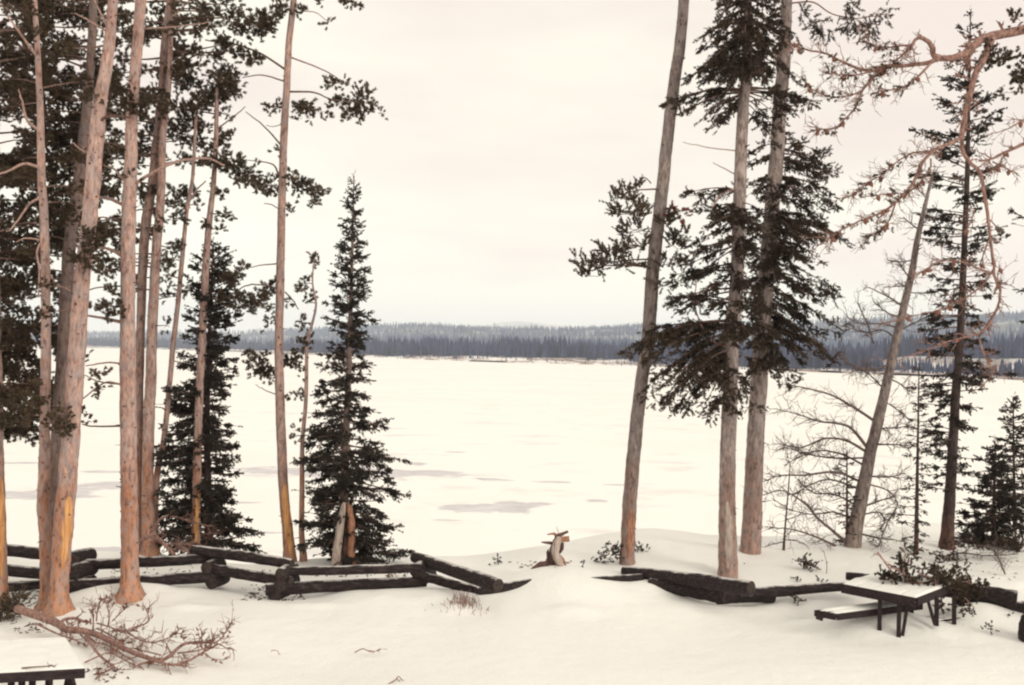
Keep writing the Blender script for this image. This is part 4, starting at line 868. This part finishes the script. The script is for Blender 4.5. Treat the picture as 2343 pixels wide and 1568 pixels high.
# ------------------------------------------------------------------ log fences
def log_fence(label, logs, group):
    ctr = np.mean([PZ(l[0][0], l[0][1], l[0][2]) for l in logs], 0); ctr[2] = g(ctr[0], ctr[1])
    root = thing('log_fence', ctr, label, 'fence', group)
    for l in logs:
        a_, b_ = PZ(*l[0]), PZ(*l[1]); w0, w1 = l[2], l[3]
        n = 14; t = np.linspace(0, 1, n)[:, None]; pts = a_ * (1 - t) + b_ * t
        L = np.linalg.norm(b_ - a_); pts[1:-1] += (np.sin(t[1:-1] * 3.1) * rng.normal(0, 0.012, 3)) + rng.normal(0, 0.003, (n - 2, 3))
        d = np.array([depth_of(p) for p in pts]); rad = np.linspace(w0, w1, n) / 2 * d / FPX
        rad = rad * (1 + rng.normal(0, 0.008, n)); rad[0] *= 0.95; rad[-1] *= 0.95
        mb = MB(); tube(mb, pts, rad, 14, 0, False, 0.02)
        for c, r, dr in ((pts[0], rad[0], pts[0] - pts[1]), (pts[-1], rad[-1], pts[-1] - pts[-2])):
            dr = unit(dr); tube(mb, [c - dr * 0.01, c, c + dr * 0.006], [r * 0.99, r * 0.97, r * 0.75], 14, 1, True)
        mb.build('log', [M['log'], M['log_end']], root)
    return root
def stack(x, y, z, w, ln=0.34):
    """short block laid across at a corner, its end towards the lookout"""
    p = PZ(x, y, z); q = p + np.array([0.10, ln, 0.0]); p2 = p - np.array([0.03, 0.1, 0])
    def back(v):
        e = v - CAM; d = np.dot(e, fwd); return (CX + np.dot(e, rx_) / d * FPX, CY - np.dot(e, up_) / d * FPX, v[2])
    return (back(p2), back(q), w, w)
log_fence('zigzag fence of dark stacked logs running behind the left stand of pines', [
    ((-60, 1252, .58), (190, 1279, .55), 28, 27), ((-60, 1296, .34), (182, 1322, .30), 27, 26), ((-60, 1345, .08), (90, 1338, .08), 24, 22),
    ((165, 1293, .46), (492, 1277, .50), 25, 22), ((160, 1340, .18), (500, 1318, .24), 27, 26),
    ((441, 1260, .62), (668, 1291, .56), 25, 24), ((470, 1298, .38), (666, 1331, .30), 24, 26),
    ((640, 1308, .46), (962, 1299, .48), 20, 22), ((608, 1349, .16), (975, 1331, .20), 30, 24),
    ((948, 1275, .54), (1140, 1341, .47), 26, 35), ((948, 1312, .34), (1100, 1353, .16), 22, 22), ((1090, 1356, .16), (1250, 1331, .22), 27, 20),
    stack(178, 1308, .38, 38), stack(176, 1343, .14, 38), stack(176, 1278, .58, 34), stack(480, 1297, .40, 30), stack(488, 1331, .14, 32), stack(650, 1312, .44, 32), stack(648, 1336, .26, 34), stack(634, 1356, .10, 36), stack(958, 1305, .40, 36), stack(966, 1322, .24, 34)], 'zigzag log fences along the bank')
log_fence('half-buried log fence in front of the big firs and behind the right table', [
    ((1290, 1331, .28), (1470, 1323, .30), 16, 22), ((1428, 1307, .32), (1719, 1347, .52), 24, 36), ((1486, 1336, .24), (1660, 1366, .20), 28, 34), ((1640, 1367, .18), (1770, 1366, .16), 34, 28),
    ((1690, 1362, .22), (1955, 1340, .34), 28, 20), ((1936, 1318, .40), (2150, 1334, .40), 19, 26), ((2140, 1342, .46), (2326, 1374, .40), 36, 46), ((2190, 1374, .26), (2280, 1382, .24), 24, 26), ((2290, 1394, .24), (2420, 1374, .3), 30, 30)], 'zigzag log fences along the bank')

# ------------------------------------------------------------------ picnic tables
def board(root, name, c, ax, ay, az, snow=True, mats=None):
    mb = MB(); c = np.asarray(c, float); ax, ay, az = map(np.asarray, (ax, ay, az)); box(mb, c, ax, ay, az, 0)
    o = mb.build(name, mats or [M['table']], root, smooth=False)
    bv = o.modifiers.new('bevel', 'BEVEL'); bv.width = 0.004; bv.segments = 1
    if snow:
        n = 12; u = np.linspace(-1, 1, n); v = np.linspace(-1, 1, 5); U, Vv = np.meshgrid(u, v); k = 0.985
        hgt = 0.012 + 0.010 * (1 - np.abs(Vv) ** 4) * (1 - np.abs(U) ** 6) + rng.uniform(-0.003, 0.004, U.shape)
        pts = c + U[..., None] * ax * k + Vv[..., None] * ay * k + az + hgt[..., None] * np.array([0, 0, 1.0])
        rim = (np.abs(U) == 1) | (np.abs(Vv) == 1); pts[rim] -= np.array([0, 0, 0.014])
        V_, F_ = grid_mesh(pts[..., 0], pts[..., 1], pts[..., 2]); ms = MB(); ms.add(V_, F_); sn = ms.build('snow_cover', M['snow'], o)
    return o
def blanket(root, o_, along, across, pitch, offs=0.0):
    """a thin sheet of snow over a table top, sunk a little along each joint between planks"""
    na, nb = 40, int(np.linalg.norm(across) / 0.02); U, Vv = np.meshgrid(np.linspace(0, 1, na), np.linspace(0, 1, nb))
    s_ = Vv * np.linalg.norm(across); ph = np.abs(((s_ / pitch + 0.5) % 1) - 0.5) * pitch
    hgt = 0.024 + 0.004 * SinNoise(31, 0.5)(U * 2, s_) - 0.016 * np.exp(-(ph / 0.014) ** 2) * np.clip(0.55 + 0.8 * SinNoise(32, 0.9)(U * 2, np.round(s_ / pitch) * 3.0), 0, 1.3)
    e = np.minimum(np.minimum(U, 1 - U) * np.linalg.norm(along), np.minimum(Vv, 1 - Vv) * np.linalg.norm(across))
    hgt = hgt * np.clip(e / 0.02, 0, 1) ** 0.5 - 0.006 * (e <= 0)
    pts = o_ + U[..., None] * along + Vv[..., None] * across + hgt[..., None] * UZ
    V_, F_ = grid_mesh(pts[..., 0], pts[..., 1], pts[..., 2]); ms = MB(); ms.add(V_, F_); ms.build('snow_cover', M['snow'], root)
def leg(root, a_, b_, w=0.075, name='leg'):
    a_ = np.asarray(a_, float); b_ = np.asarray(b_, float); v = unit(b_ - a_); s_ = unit(np.cross(v, [0.3, 1, 0.1])) * w / 2; t_ = unit(np.cross(v, s_)) * w / 2
    mb = MB(); box(mb, (a_ + b_) / 2, (b_ - a_) / 2, s_, t_); return mb.build(name, [M['table']], root, smooth=False)
UZ = np.array([0, 0, 1.0])
ZT = 0.72
Fc, Lc, Rc = PZ(2094, 1368, ZT), PZ(1926, 1336, ZT), PZ(2282, 1344, ZT)
u_ = unit(Lc - Fc); Lw = np.linalg.norm(Lc - Fc); v_ = Rc - Fc; v_ = v_ - u_ * np.dot(v_, u_); Ll = np.linalg.norm(v_); v_ = unit(v_)
tc_ = (Fc + Lc) / 2 + v_ * Ll / 2; gz = float(g(tc_[0], tc_[1]))
tb = thing('picnic_table', (tc_[0], tc_[1], gz), 'snow-covered picnic table at the right with fallen green boughs lying on it', 'picnic table', 'picnic tables in the snow')
npl = 5; pw = Lw / npl; th = 0.035
for k in range(npl):
    c = Fc + u_ * pw * (k + .5) + v_ * (Ll / 2 + 0.02) - UZ * th
    board(tb, 'plank', c, v_ * (Ll / 2 - 0.02), u_ * (pw / 2 - 0.006), UZ * th, False)
blanket(tb, Fc + v_ * 0.02, v_ * (Ll - 0.04), u_ * Lw, pw)
board(tb, 'end_board', Fc + u_ * Lw / 2 + v_ * 0.0 - UZ * 0.07, u_ * (Lw / 2), v_ * 0.018, UZ * 0.068, False)
board(tb, 'side_board', Fc + v_ * (Ll / 2 + 0.02) - u_ * 0.020 - UZ * 0.06, v_ * (Ll / 2), u_ * 0.018, UZ * 0.055, False)
# bench on the far-left side, as seen, and the buried one on the near-right side
B0, B1, B2 = PZ(1867, 1396, .40), PZ(1914, 1405, .40), PZ(2107, 1381, .40)
for k in range(2):
    wv = (B0 - B1) / 2; c = (B1 + B2) / 2 + wv * (k + .5) - UZ * 0.03
    board(tb, 'bench_plank', c, (B2 - B1) / 2, wv / 2 * 0.96, UZ * 0.03)
board(tb, 'bench_edge', (B1 + B2) / 2 - unit(B0 - B1) * 0.018 - UZ * 0.045, (B2 - B1) / 2, unit(B0 - B1) * 0.016, UZ * 0.045, False)
board(tb, 'bench_edge', (B0 + B1) / 2 - unit(B2 - B1) * 0.018 - UZ * 0.045, (B0 - B1) / 2, unit(B2 - B1) * 0.016, UZ * 0.045, False)
C1, C2 = PZ(2112, 1427, .20), PZ(2208, 1411, .20); cw = unit(np.cross(UZ, C2 - C1)) * 0.22
for k in range(2): board(tb, 'bench_plank', (C1 + C2) / 2 + cw * (0.5 * k + .25) - UZ * 0.03, (C2 - C1) / 2, cw * 0.24, UZ * 0.03)
board(tb, 'bench_edge', C1 + cw * 0.5 - UZ * 0.045 - unit(C2 - C1) * 0.012, cw * 0.5, unit(C2 - C1) * 0.014, UZ * 0.045, False)
dl = depth_of(Fc)
def tleg(x0, y0, x1, y1, dd, w=0.075): leg(tb, P(x0, y0, dl + dd), P(x1, y1 + 40, dl + dd), w)
tleg(2014, 1358, 2011, 1452, 0.42, 0.06); tleg(2058, 1368, 2055, 1452, 0.25, 0.06); tleg(2078, 1374, 2059, 1452, 0.27, 0.045)
tleg(2122, 1370, 2139, 1390, 0.30, 0.05); tleg(2143, 1366, 2143, 1392, 0.42, 0.06); tleg(2183, 1360, 2183, 1388, 0.72, 0.06)
leg(tb, P(1878, 1404, depth_of(B1) + .15), P(1874, 1418, depth_of(B1) + .15), 0.1); leg(tb, P(2085, 1388, depth_of(B2)), P(2085, 1420, depth_of(B2)), 0.07)

f0, f1, k1 = PZ(195, 1530, ZT), PZ(0, 1541, ZT), PZ(151, 1459, ZT)
u_ = unit(f1 - f0); v_ = k1 - f0; v_ = v_ - u_ * np.dot(v_, u_); Ll = np.linalg.norm(v_); v_ = unit(k1 - f0)
Ll = np.linalg.norm(k1 - f0)
tc_ = f0 + u_ * 1.2 + v_ * Ll / 2
tb2 = thing('picnic_table', (tc_[0], tc_[1], float(g(tc_[0], tc_[1]))), 'picnic table cut off by the lower left corner, planks under thin snow', 'picnic table', 'picnic tables in the snow')
pw = 0.30
for k in range(8):
    c = f0 + u_ * (pw * (k + .5)) + v_ * Ll / 2 - UZ * 0.03
    board(tb2, 'plank', c, v_ * (Ll / 2), u_ * (pw / 2 - 0.006), UZ * 0.03, False)
blanket(tb2, f0, v_ * Ll, u_ * 2.4, pw, 0.30)
nrm = unit(np.cross(u_, UZ)); nrm = nrm if np.dot(nrm, fwd) < 0 else -nrm
board(tb2, 'end_board', f0 + u_ * 1.2 + nrm * 0.022 - UZ * 0.045, u_ * 1.2, nrm * 0.02, UZ * 0.045, False)
d2 = depth_of(f0)
for x in (26, 50, 74, -20): leg(tb2, P(x, 1552, d2 + 0.06), P(x - 1, 1640, d2 + 0.06), 0.05)
leg(tb2, P(160, 1545, d2 + 0.25), P(188, 1660, d2 + 0.25), 0.055); leg(tb2, P(158, 1545, d2 + 0.3), P(135, 1660, d2 + 0.3), 0.05)
leg(tb2, f0 + u_ * 0.2 + v_ * (Ll - .2) - UZ * 0.06, f0 + u_ * 0.2 + v_ * (Ll - .2) - UZ * 0.8, 0.06)

# ------------------------------------------------------------------ fallen boughs, stumps and litter
def bough_thing(name, label, cat, lines, mat='red_twig', group=None):
    """lines: list of (points (x, y, height or None), w0, w1, twigs, twig length)"""
    p0 = lines[0][0][0]; base = PZ(*p0) if len(p0) == 3 and p0[2] is not None else ground_hit(p0[0], p0[1] + 4)[0]; base[2] = base[2] if base[2] > 0.6 else float(g(base[0], base[1])); root = thing(name, base, label, cat, group)
    outp = []
    for pts, w0, w1, tw, tl in lines:
        Wp = []
        dlast = None
        for q in pts:
            if len(q) == 3 and q[2] is not None: w_ = PZ(*q); dlast = depth_of(w_)
            else:
                w_ = P(q[0], q[1], dlast)
            Wp.append(w_)
        Wp = smooth_path(np.array(Wp), max(8, 4 * len(Wp))); n = len(Wp)
        dd = np.array([depth_of(w_) for w_ in Wp]) / FPX
        mb = MB(); tube(mb, Wp, np.linspace(w0, w1, n) / 2 * dd, 8, 0, True, 0.05)
        if tw: bare_twigs(mb, Wp, tw, tl, w1 * 0.5 * dd[-1], 2)
        mb.build('branch', M[mat], root); outp.append(Wp)
    return root, outp
def zB(l): return [(a * .236, 1327 + b * .236) + ((c,) if c is not None else ()) for a, b, c in l]
lines = [
    (zB([(170, 280, .30), (400, 360, .28), (560, 425, .24), (640, 480, .22), (800, 495, .20), (920, 525, .18), (1060, 585, .16), (1200, 665, .13), (1400, 745, .10), (1550, 780, .10), (1640, 740, .12), (1780, 625, .16), (1950, 608, .18), (2090, 610, .2)]), 20, 5, 26, 0.30),
    (zB([(2090, 610, .2), (2150, 560, None), (2200, 490, None), (2245, 425, None)]), 4, 2, 12, 0.22),
    (zB([(1450, 770, .1), (1650, 822, .07), (1800, 798, .07), (1950, 715, .10), (2110, 625, .16)]), 7, 4, 14, 0.25),
    (zB([(590, 430, .24), (620, 388, .27), (720, 372, .28), (800, 400, .26), (880, 410, .25)]), 8, 6, 5, 0.2),
    (zB([(350, 425, .2), (560, 525, .16), (720, 582, .12), (850, 645, .08)]), 5, 2, 8, 0.25),
    (zB([(830, 545, .18), (960, 725, .12), (1110, 850, .06)]), 8, 4, 5, 0.25), (zB([(1110, 850, .06), (1010, 900, .05), (920, 962, .04)]), 5, 2, 3, 0.2),
    (zB([(820, 802, .05), (960, 740, .12), (1060, 707, .14), (1180, 765, .08), (1300, 832, .04)]), 4, 2, 5, 0.25),
    (zB([(1240, 510, .2), (1380, 592, .16), (1520, 602, .16), (1680, 535, .22), (1755, 460, None)]), 4, 2, 9, 0.22),
    (zB([(1100, 480, .2), (1200, 502, .2), (1300, 462, .24), (1430, 412, None), (1432, 330, None), (1380, 230, None)]), 5, 2, 9, 0.22),
    (zB([(900, 520, .18), (905, 400, None), (898, 240, None)]), 5, 2, 6, 0.2), (zB([(935, 400, .22), (945, 300, None), (985, 200, None), (1070, 170, None)]), 4, 2, 7, 0.2),
    (zB([(1050, 440, .2), (1062, 330, None), (1045, 250, None), (1112, 130, None)]), 4, 2, 7, 0.2), (zB([(1090, 400, .2), (1190, 300, None), (1245, 255, None)]), 3, 2, 5, 0.18),
    (zB([(860, 550, .16), (930, 610, .14), (1010, 620, .12), (1150, 700, .08), (1330, 810, .04)]), 5, 2, 9, 0.25), (zB([(940, 420, .22), (1040, 450, .2), (1180, 490, .18), (1330, 470, .2)]), 4, 2, 12, 0.25),
    (zB([(940, 470, .2), (1080, 540, .17), (1180, 600, .15), (1240, 560, .18)]), 4, 2, 12, 0.22), (zB([(1290, 850, .04), (1400, 805, .06), (1490, 790, .08)]), 6, 5, 2, 0.15), (zB([(1560, 730, .12), (1400, 690, .14), (1260, 660, .14)]), 4, 2, 8, 0.22),
    (zB([(1720, 710, .1), (1900, 690, .12), (2050, 640, .16)]), 4, 3, 8, 0.22), (zB([(1990, 715, .08), (2060, 765, .05), (2165, 778, .04)]), 3, 1.5, 2, 0.15), (zB([(1960, 605, .18), (1950, 490, None)]), 3, 1.5, 3, 0.15), (zB([(1640, 540, .2), (1740, 520, .22), (1785, 590, .16)]), 3, 2, 5, 0.2)]
fb, W_ = bough_thing('fallen_branch', 'big reddish fallen bough with bare twigs spread on the snow beside the left table', 'fallen branch', lines)
mbn = MB(); tp = []; td = []
for Wp in W_[1:]:
    for k in range(5):
        i = int(rng.integers(len(Wp) // 2, len(Wp))); tp.append(Wp[i] + rng.normal(0, 0.03, 3)); td.append(rng.normal(0, 0.7, 3) + np.array([0, 0, .4]))
shoots(mbn, tp, td, rng.uniform(0.03, 0.07, len(tp)), 0.028, 26, 0.012); mbn.build('dry_tuft', M['brown_needle'], fb)
# green needles at its butt end by the picture edge
class Lite(Tree):
    def __init__(s, root, d): s.root = root; s.d = d; s.px = d / FPX; s.mb = MB(); s.rnd = random.Random(3); s.needle = 'pine_needle'; s.pts = np.array([(0, 0, 4), (0, 2000, 4)], float)
b_, d_ = ground_hit(14, 1418)
gt = thing('pine_sprig', b_, 'tuft of green pine needles on the snow at the lower left picture edge', 'pine sprig')
lt = Lite(gt, d_)
for a_ in [(15, 1398, 26, 20), (0, 1415, 24, 20), (35, 1385, 20, 12), (10, 1432, 16, 8), (40, 1368, 10, 12)]: lt.pad(*a_, den=1.2, dz=rng.uniform(-.1, .1), limb=False, L=(18, 30), up=0.7, K=26)
lt.done(name='needles')
# dead boughs behind the fence
def zE(l): return [(237 + a * .236, 1106 + b * .236) + ((c,) if c is not None else ()) for a, b, c in l]
bough_thing('dead_branch', 'tangle of dead reddish boughs behind the log fence, right of the stout pine', 'dead branch', [
    (zE([(330, 590, .35), (430, 512, None), (540, 545, None), (690, 700, None)]), 11, 8, 5, 0.3), (zE([(430, 520, .35), (500, 410, None), (560, 345, None), (660, 320, None), (850, 372, None), (1000, 410, None)]), 8, 3, 10, 0.3), (zE([(620, 400, .5), (720, 345, None), (860, 295, None), (1050, 355, None)]), 4, 2, 8, 0.3),
    (zE([(540, 440, .5), (600, 500, None), (690, 560, None), (800, 600, None)]), 5, 2, 8, 0.3), (zE([(560, 600, .3), (700, 590, None), (860, 600, None), (1000, 640, None)]), 4, 2, 14, 0.3), (zE([(640, 660, .2), (760, 620, None), (850, 680, None)]), 4, 2, 14, 0.3), (zE([(640, 410, .5), (760, 480, None), (860, 500, None), (1100, 480, None)]), 3, 2, 10, 0.3), (zE([(470, 400, .5), (440, 330, None), (400, 340, None)]), 3, 2, 6, 0.25)], 'red_twig')

# broken stump at the foot of the cone-shaped spruce
b_, d_ = ground_hit(784, 1290); st = thing('tree_stump', b_, 'tall splintered stump, grey on the left and red inside, under the cone-shaped spruce', 'stump')
def stem(root, name, pts, mat, sides=10, jit=0.1, dd=0.0, d=None, caps=True):
    q = smooth_path(np.array(pts, float), max(6, len(pts) * 3)); W2 = np.array([P(a_[0], a_[1], (d or d_) + dd) for a_ in q])
    mb = MB(); tube(mb, W2, q[:, 2] / 2 * (d or d_) / FPX, sides, 0, caps, jit); return mb.build(name, M[mat], root)
stem(st, 'grey_trunk', [(768, 1298, 24), (771, 1260, 20), (777, 1215, 18), (784, 1168, 14), (788, 1150, 8)], 'snag', dd=-0.25)
stem(st, 'splintered_slab', [(804, 1300, 18), (804, 1260, 16), (805, 1210, 17), (801, 1172, 16), (797, 1156, 8), (796, 1150, 2)], 'rot', 9, 0.22, dd=-0.2)
stem(st, 'splintered_slab', [(791, 1298, 16), (791, 1260, 16), (792, 1230, 14), (793, 1200, 9), (794, 1180, 3)], 'knot', 8, 0.2, dd=-0.12)
stem(st, 'root', [(796, 1285, 12), (808, 1294, 9), (817, 1302, 6)], 'rot', 7, 0.15, dd=-0.25)

# upright driftwood-like snag in the middle
b_, d_ = ground_hit(1268, 1293); sg = thing('weathered_snag', b_, 'small twisted weathered stump with stubby broken arms, alone in the middle of the bank', 'stump')
def zF(l): return [(1145.5 + a * .1517, 1169 + b * .1517, c * .1517) for a, b, c in l]
stem(sg, 'pale_trunk', zF([(915, 880, 70), (880, 760, 115), (825, 640, 120), (835, 540, 125), (865, 450, 105), (880, 390, 60)]), 'snag', 12, 0.08, -0.10)
stem(sg, 'dark_trunk', zF([(760, 860, 170), (770, 740, 160), (790, 640, 140), (830, 540, 150), (860, 440, 130), (860, 370, 90)]), 'knot', 10, 0.12, 0.06)
stem(sg, 'broken_arm', zF([(900, 430, 80), (960, 428, 85), (1035, 422, 88)]), 'rot', 12, 0.03, -0.05)
stem(sg, 'broken_arm', zF([(850, 385, 70), (930, 350, 55), (1018, 312, 36)]), 'knot', 8, 0.1, 0.0)
stem(sg, 'broken_arm', zF([(840, 370, 50), (800, 345, 38), (700, 358, 16)]), 'rot', 7, 0.1, 0.0)
stem(sg, 'broken_arm', zF([(810, 495, 60), (700, 482, 42), (615, 474, 20)]), 'knot', 8, 0.1, -0.05)
stem(sg, 'twig', zF([(880, 350, 14), (860, 290, 9), (840, 235, 6)]), 'rot', 5, 0)
stem(sg, 'root', zF([(720, 800, 110), (600, 820, 90), (500, 870, 60), (440, 900, 20)]), 'knot', 9, 0.15, -0.05)
stem(sg, 'root', zF([(890, 690, 60), (940, 740, 50), (980, 820, 26)]), 'rot', 8, 0.1, -0.02)
stem(sg, 'root', zF([(880, 780, 40), (930, 850, 30), (985, 890, 14)]), 'snag', 7, 0.1, -0.12); stem(sg, 'root', zF([(870, 840, 18), (930, 910, 12), (970, 950, 8)]), 'rot', 5, 0.0, -0.15)
stem(sg, 'splinter', zF([(715, 700, 50), (712, 620, 40), (720, 580, 12)]), 'knot', 7, 0.15, 0.0); stem(sg, 'dark_trunk', zF([(930, 480, 50), (925, 560, 60), (900, 620, 40), (880, 660, 20)]), 'knot', 8, 0.12, 0.05)

# rounded stump at the right edge
b_, d_ = ground_hit(2362, 1466); rs = thing('round_stump', b_, 'dark rounded stump cut off by the right picture edge', 'stump')
stem(rs, 'trunk', [(2362, 1478, 56), (2362, 1450, 58), (2363, 1425, 54), (2364, 1410, 44), (2364, 1404, 24)], 'log', 14, 0.06)

# small evergreen tufts, brush and twigs on the snow
def tuft(label, x, y, pads, needle='fir_needle', name='fir_sprig', cat='fallen sprig', L=(5, 10), up=0.2, K=34, group='sprigs lying on the snow'):
    b_, d_ = ground_hit(x, y); r_ = thing(name, b_, label, cat, group); l_ = Lite(r_, d_); l_.needle = needle
    for a_ in pads: l_.pad(*a_, den=2.0, dz=rng.uniform(-.12, .12), limb=False, L=L, up=up, K=K, nl=3.7, w=0.012)
    l_.done(name='needles')
tuft('round dark evergreen tuft sticking out of the snow above the right fence', 1846, 1306, [(1844, 1292, 17, 13), (1840, 1278, 12, 5), (1855, 1300, 12, 6)])
tuft('small dark sprig on the snow just left of the right table', 1830, 1383, [(1826, 1374, 12, 5), (1842, 1378, 8, 4), (1820, 1368, 6, 3)])
tuft('flat dark sprig on open snow right of the table', 2262, 1446, [(2262, 1440, 14, 4)])
tuft('tiny dark sprig on the snow mound by the end of the big log', 2302, 1415, [(2302, 1411, 9, 4)])
tuft('little sprig lying just above the long low log of the right fence', 1882, 1338, [(1880, 1332, 9, 4)])
tuft('tiny sprig on the snow near the round evergreen tuft', 1828, 1334, [(1828, 1330, 3, 2)])
tuft('dark brush heap at the foot of the leaning bare-stemmed pine', 1395, 1292, [(1398, 1258, 12, 8), (1412, 1252, 14, 8), (1385, 1276, 14, 8), (1375, 1286, 10, 5), (1408, 1272, 10, 6), (1400, 1262, 18, 5)], 'fir_needle', 'brush', 'brush')
tuft('dark brush right of the foot of the leaning bare-stemmed pine', 1458, 1264, [(1455, 1250, 8, 8), (1462, 1258, 10, 4), (1480, 1262, 8, 2)], 'fir_needle', 'brush', 'brush')
tuft('dark tuft on the bank left of the weathered stump', 1140, 1290, [(1140, 1284, 8, 5), (1134, 1289, 6, 3)])
tuft('small dark tuft right of the weathered stump', 1333, 1298, [(1333, 1295, 3, 3)])
# bough lying on the right table
b2 = PZ(2060, 1330, ZT + .03)
bo = thing('fallen_bough', b2, 'green fir bough lying across the right picnic table', 'fallen bough'); lb = Lite(bo, depth_of(b2) - 0.1); lb.needle = 'fir_needle'
def zA(l): return [(1817 + a * .2246, 1264 + b * .2246) for a, b in l]
for l, w0, w1, tw in [([(850, 0), (930, 110), (1010, 220)], 5, 4, 2), ([(960, 120), (1080, 190), (1180, 270), (1400, 340), (1560, 380)], 5, 4, 6), ([(1130, 290), (1300, 320), (1500, 370)], 5, 3, 4), ([(1110, 240), (1120, 120), (1130, 10)], 5, 3, 3), ([(1250, 200), (1400, 260), (1560, 300), (1800, 300)], 4, 2, 4), ([(1500, 380), (1700, 440), (1830, 560)], 4, 2, 3)]:
    lb.branch(zA(l), w0, w1, 0.0, 'pale_twig', tw, 0.2)
for l in [(940, 270, 16, 9), (1040, 285, 22, 8), (1110, 270, 22, 9), (1125, 180, 10, 16), (1110, 90, 9, 14), (1170, 20, 14, 6), (1180, 250, 14, 8), (930, 200, 8, 10), (1400, 190, 12, 10), (1440, 150, 8, 8), (1480, 220, 20, 8), (1540, 290, 20, 12), (1650, 290, 18, 16), (1690, 170, 7, 12), (1730, 160, 10, 4), (1600, 360, 22, 12), (1700, 390, 26, 12), (1800, 340, 26, 9), (1880, 330, 16, 7), (1780, 430, 22, 10), (1270, 240, 14, 6), (1290, 370, 16, 5), (1450, 310, 18, 7), (1520, 520, 12, 10), (1760, 540, 14, 14), (1550, 400, 18, 8), (1440, 400, 8, 3)]:
    (cx_, cy_), = zA([l[:2]]); lb.pad(cx_, cy_, l[2] * 1.15, l[3] * 1.2, 1.1, rng.uniform(-.15, .3), limb=False, L=(9, 17), up=0.3, K=34, nl=5.2, w=0.019)
lb.done(name='needles')
bough_thing('bare_brush', 'bare tangled brush on the snow bank below the tall dark spruce', 'brush', [
    ([(2150, 1276, .35), (2200, 1266, None), (2260, 1272, None), (2330, 1268, None)], 4, 2, 18, 0.35), ([(2180, 1262, .4), (2240, 1280, None), (2300, 1312, None)], 4, 2, 14, 0.3), ([(2300, 1314, .3), (2280, 1270, None), (2262, 1250, None)], 4, 2, 12, 0.3), ([(2250, 1240, .5), (2310, 1250, None), (2345, 1256, None)], 4, 2, 14, 0.35), ([(2225, 1282, .3), (2270, 1296, None), (2300, 1300, None)], 3, 2, 14, 0.3)], 'grey_twig')
tuft('dark heap of brush at the foot of the tall dark spruce', 2170, 1284, [(2165, 1278, 26, 8), (2190, 1246, 30, 8), (2150, 1262, 18, 4), (2215, 1238, 26, 10), (2240, 1250, 28, 7), (2270, 1242, 30, 9), (2310, 1236, 34, 10), (2340, 1250, 18, 9), (2190, 1282, 16, 5)], 'fir_needle', 'brush', 'brush')
# dry reddish shrub poking through the snow
b_, d_ = ground_hit(1062, 1386); sh = thing('dry_shrub', b_, 'dry reddish shrub of thin stems poking through the snow in front of the fence', 'shrub')
mb = MB()
for k in range(85):
    x0 = rng.normal(1060, 26); p = P(x0, 1382 + rng.normal(0, 3), d_); p[1] += rng.normal(0, .15); p[2] = g(p[0], p[1]) - 0.03; hgt = rng.uniform(0.08, 0.24) * math.exp(-((x0 - 1060) / 48) ** 2)
    q = p + np.array([rng.normal(0, .05), rng.normal(0, .04), hgt + .03]); tube(mb, [p, (p + q) / 2 + rng.normal(0, .008, 3), q], [.0045, .004, .003], 4, 0, False)
tag(mb.build('dry_stems', M['red_twig'], sh), kind='stuff')
def twig_thing(label, lines, mat='red_twig'): return bough_thing('twig', label, 'twig', lines, mat, 'twigs lying on the open snow')
twig_thing('curved twig lying on open snow below the gap in the fence line', [([(812, 1493, .02), (830, 1485, .04), (850, 1492, .02), (870, 1486, .03)], 3, 1.5, 3, .1)])
twig_thing('forked twig on the snow at the bottom of the picture', [([(888, 1566, .02), (905, 1556, .05), (912, 1548, .06), (925, 1562, .02), (936, 1568, .02)], 3, 1.5, 2, .1), ([(908, 1552, .05), (915, 1560, .03)], 2, 1.5, 0, .1)])
twig_thing('thin twig lying on the top of the left picnic table', [([(50, 1529, ZT + .03), (85, 1526, ZT + .04), (125, 1524, ZT + .03)], 4, 2, 4, .08)], 'twig')
twig_thing('short twig on the snow between the leaning pine and the foremost fir', [([(1570, 1292, .22), (1590, 1284, .26), (1608, 1288, .22)], 3, 1.5, 2, .12)], 'grey_twig')
twig_thing('small twig on the snow left of the forked twig', [([(620, 1490, .02), (628, 1488, .03), (636, 1490, .02)], 2, 1.5, 1, .05)])
twig_thing('thin crooked stem standing out of the snow above the round evergreen tuft', [([(1890, 1322, .2), (1892, 1295, None), (1886, 1265, None)], 2, 1.2, 1, .1)], 'grey_twig')
# bark and needle litter along the foot of the fence
mb = MB(); n = 0
for (x0, x1, y0, y1, k) in [(545, 700, 1340, 1376, 110), (250, 470, 1300, 1330, 50), (20, 110, 1330, 1365, 60), (690, 940, 1312, 1322, 50), (560, 640, 1305, 1320, 20), (170, 330, 1440, 1475, 30), (20, 110, 1405, 1450, 50), (200, 300, 1530, 1562, 30), (1150, 1320, 1285, 1300, 24), (1600, 1900, 1270, 1300, 6), (2130, 2330, 1260, 1330, 50)]:
    for _ in range(k):
        p, _d = ground_hit(rng.uniform(x0, x1), rng.uniform(y0, y1)); a_ = rng.uniform(0, 3.14); l = rng.uniform(.02, .10); v = np.array([math.cos(a_), math.sin(a_), rng.normal(0, .15)]) * l
        tube(mb, [p + [0, 0, .008] - v / 2, p + [0, 0, .014], p + [0, 0, .008] + v / 2], [.004, rng.uniform(.005, .014), .003], 4)
tag(mb.build('forest_litter', M['knot']), 'scattered bark flakes and needles on the snow by the fence', 'litter', kind='stuff')

print('triangles', sum(len(o.data.polygons) for o in S.objects if o.type == 'MESH'))
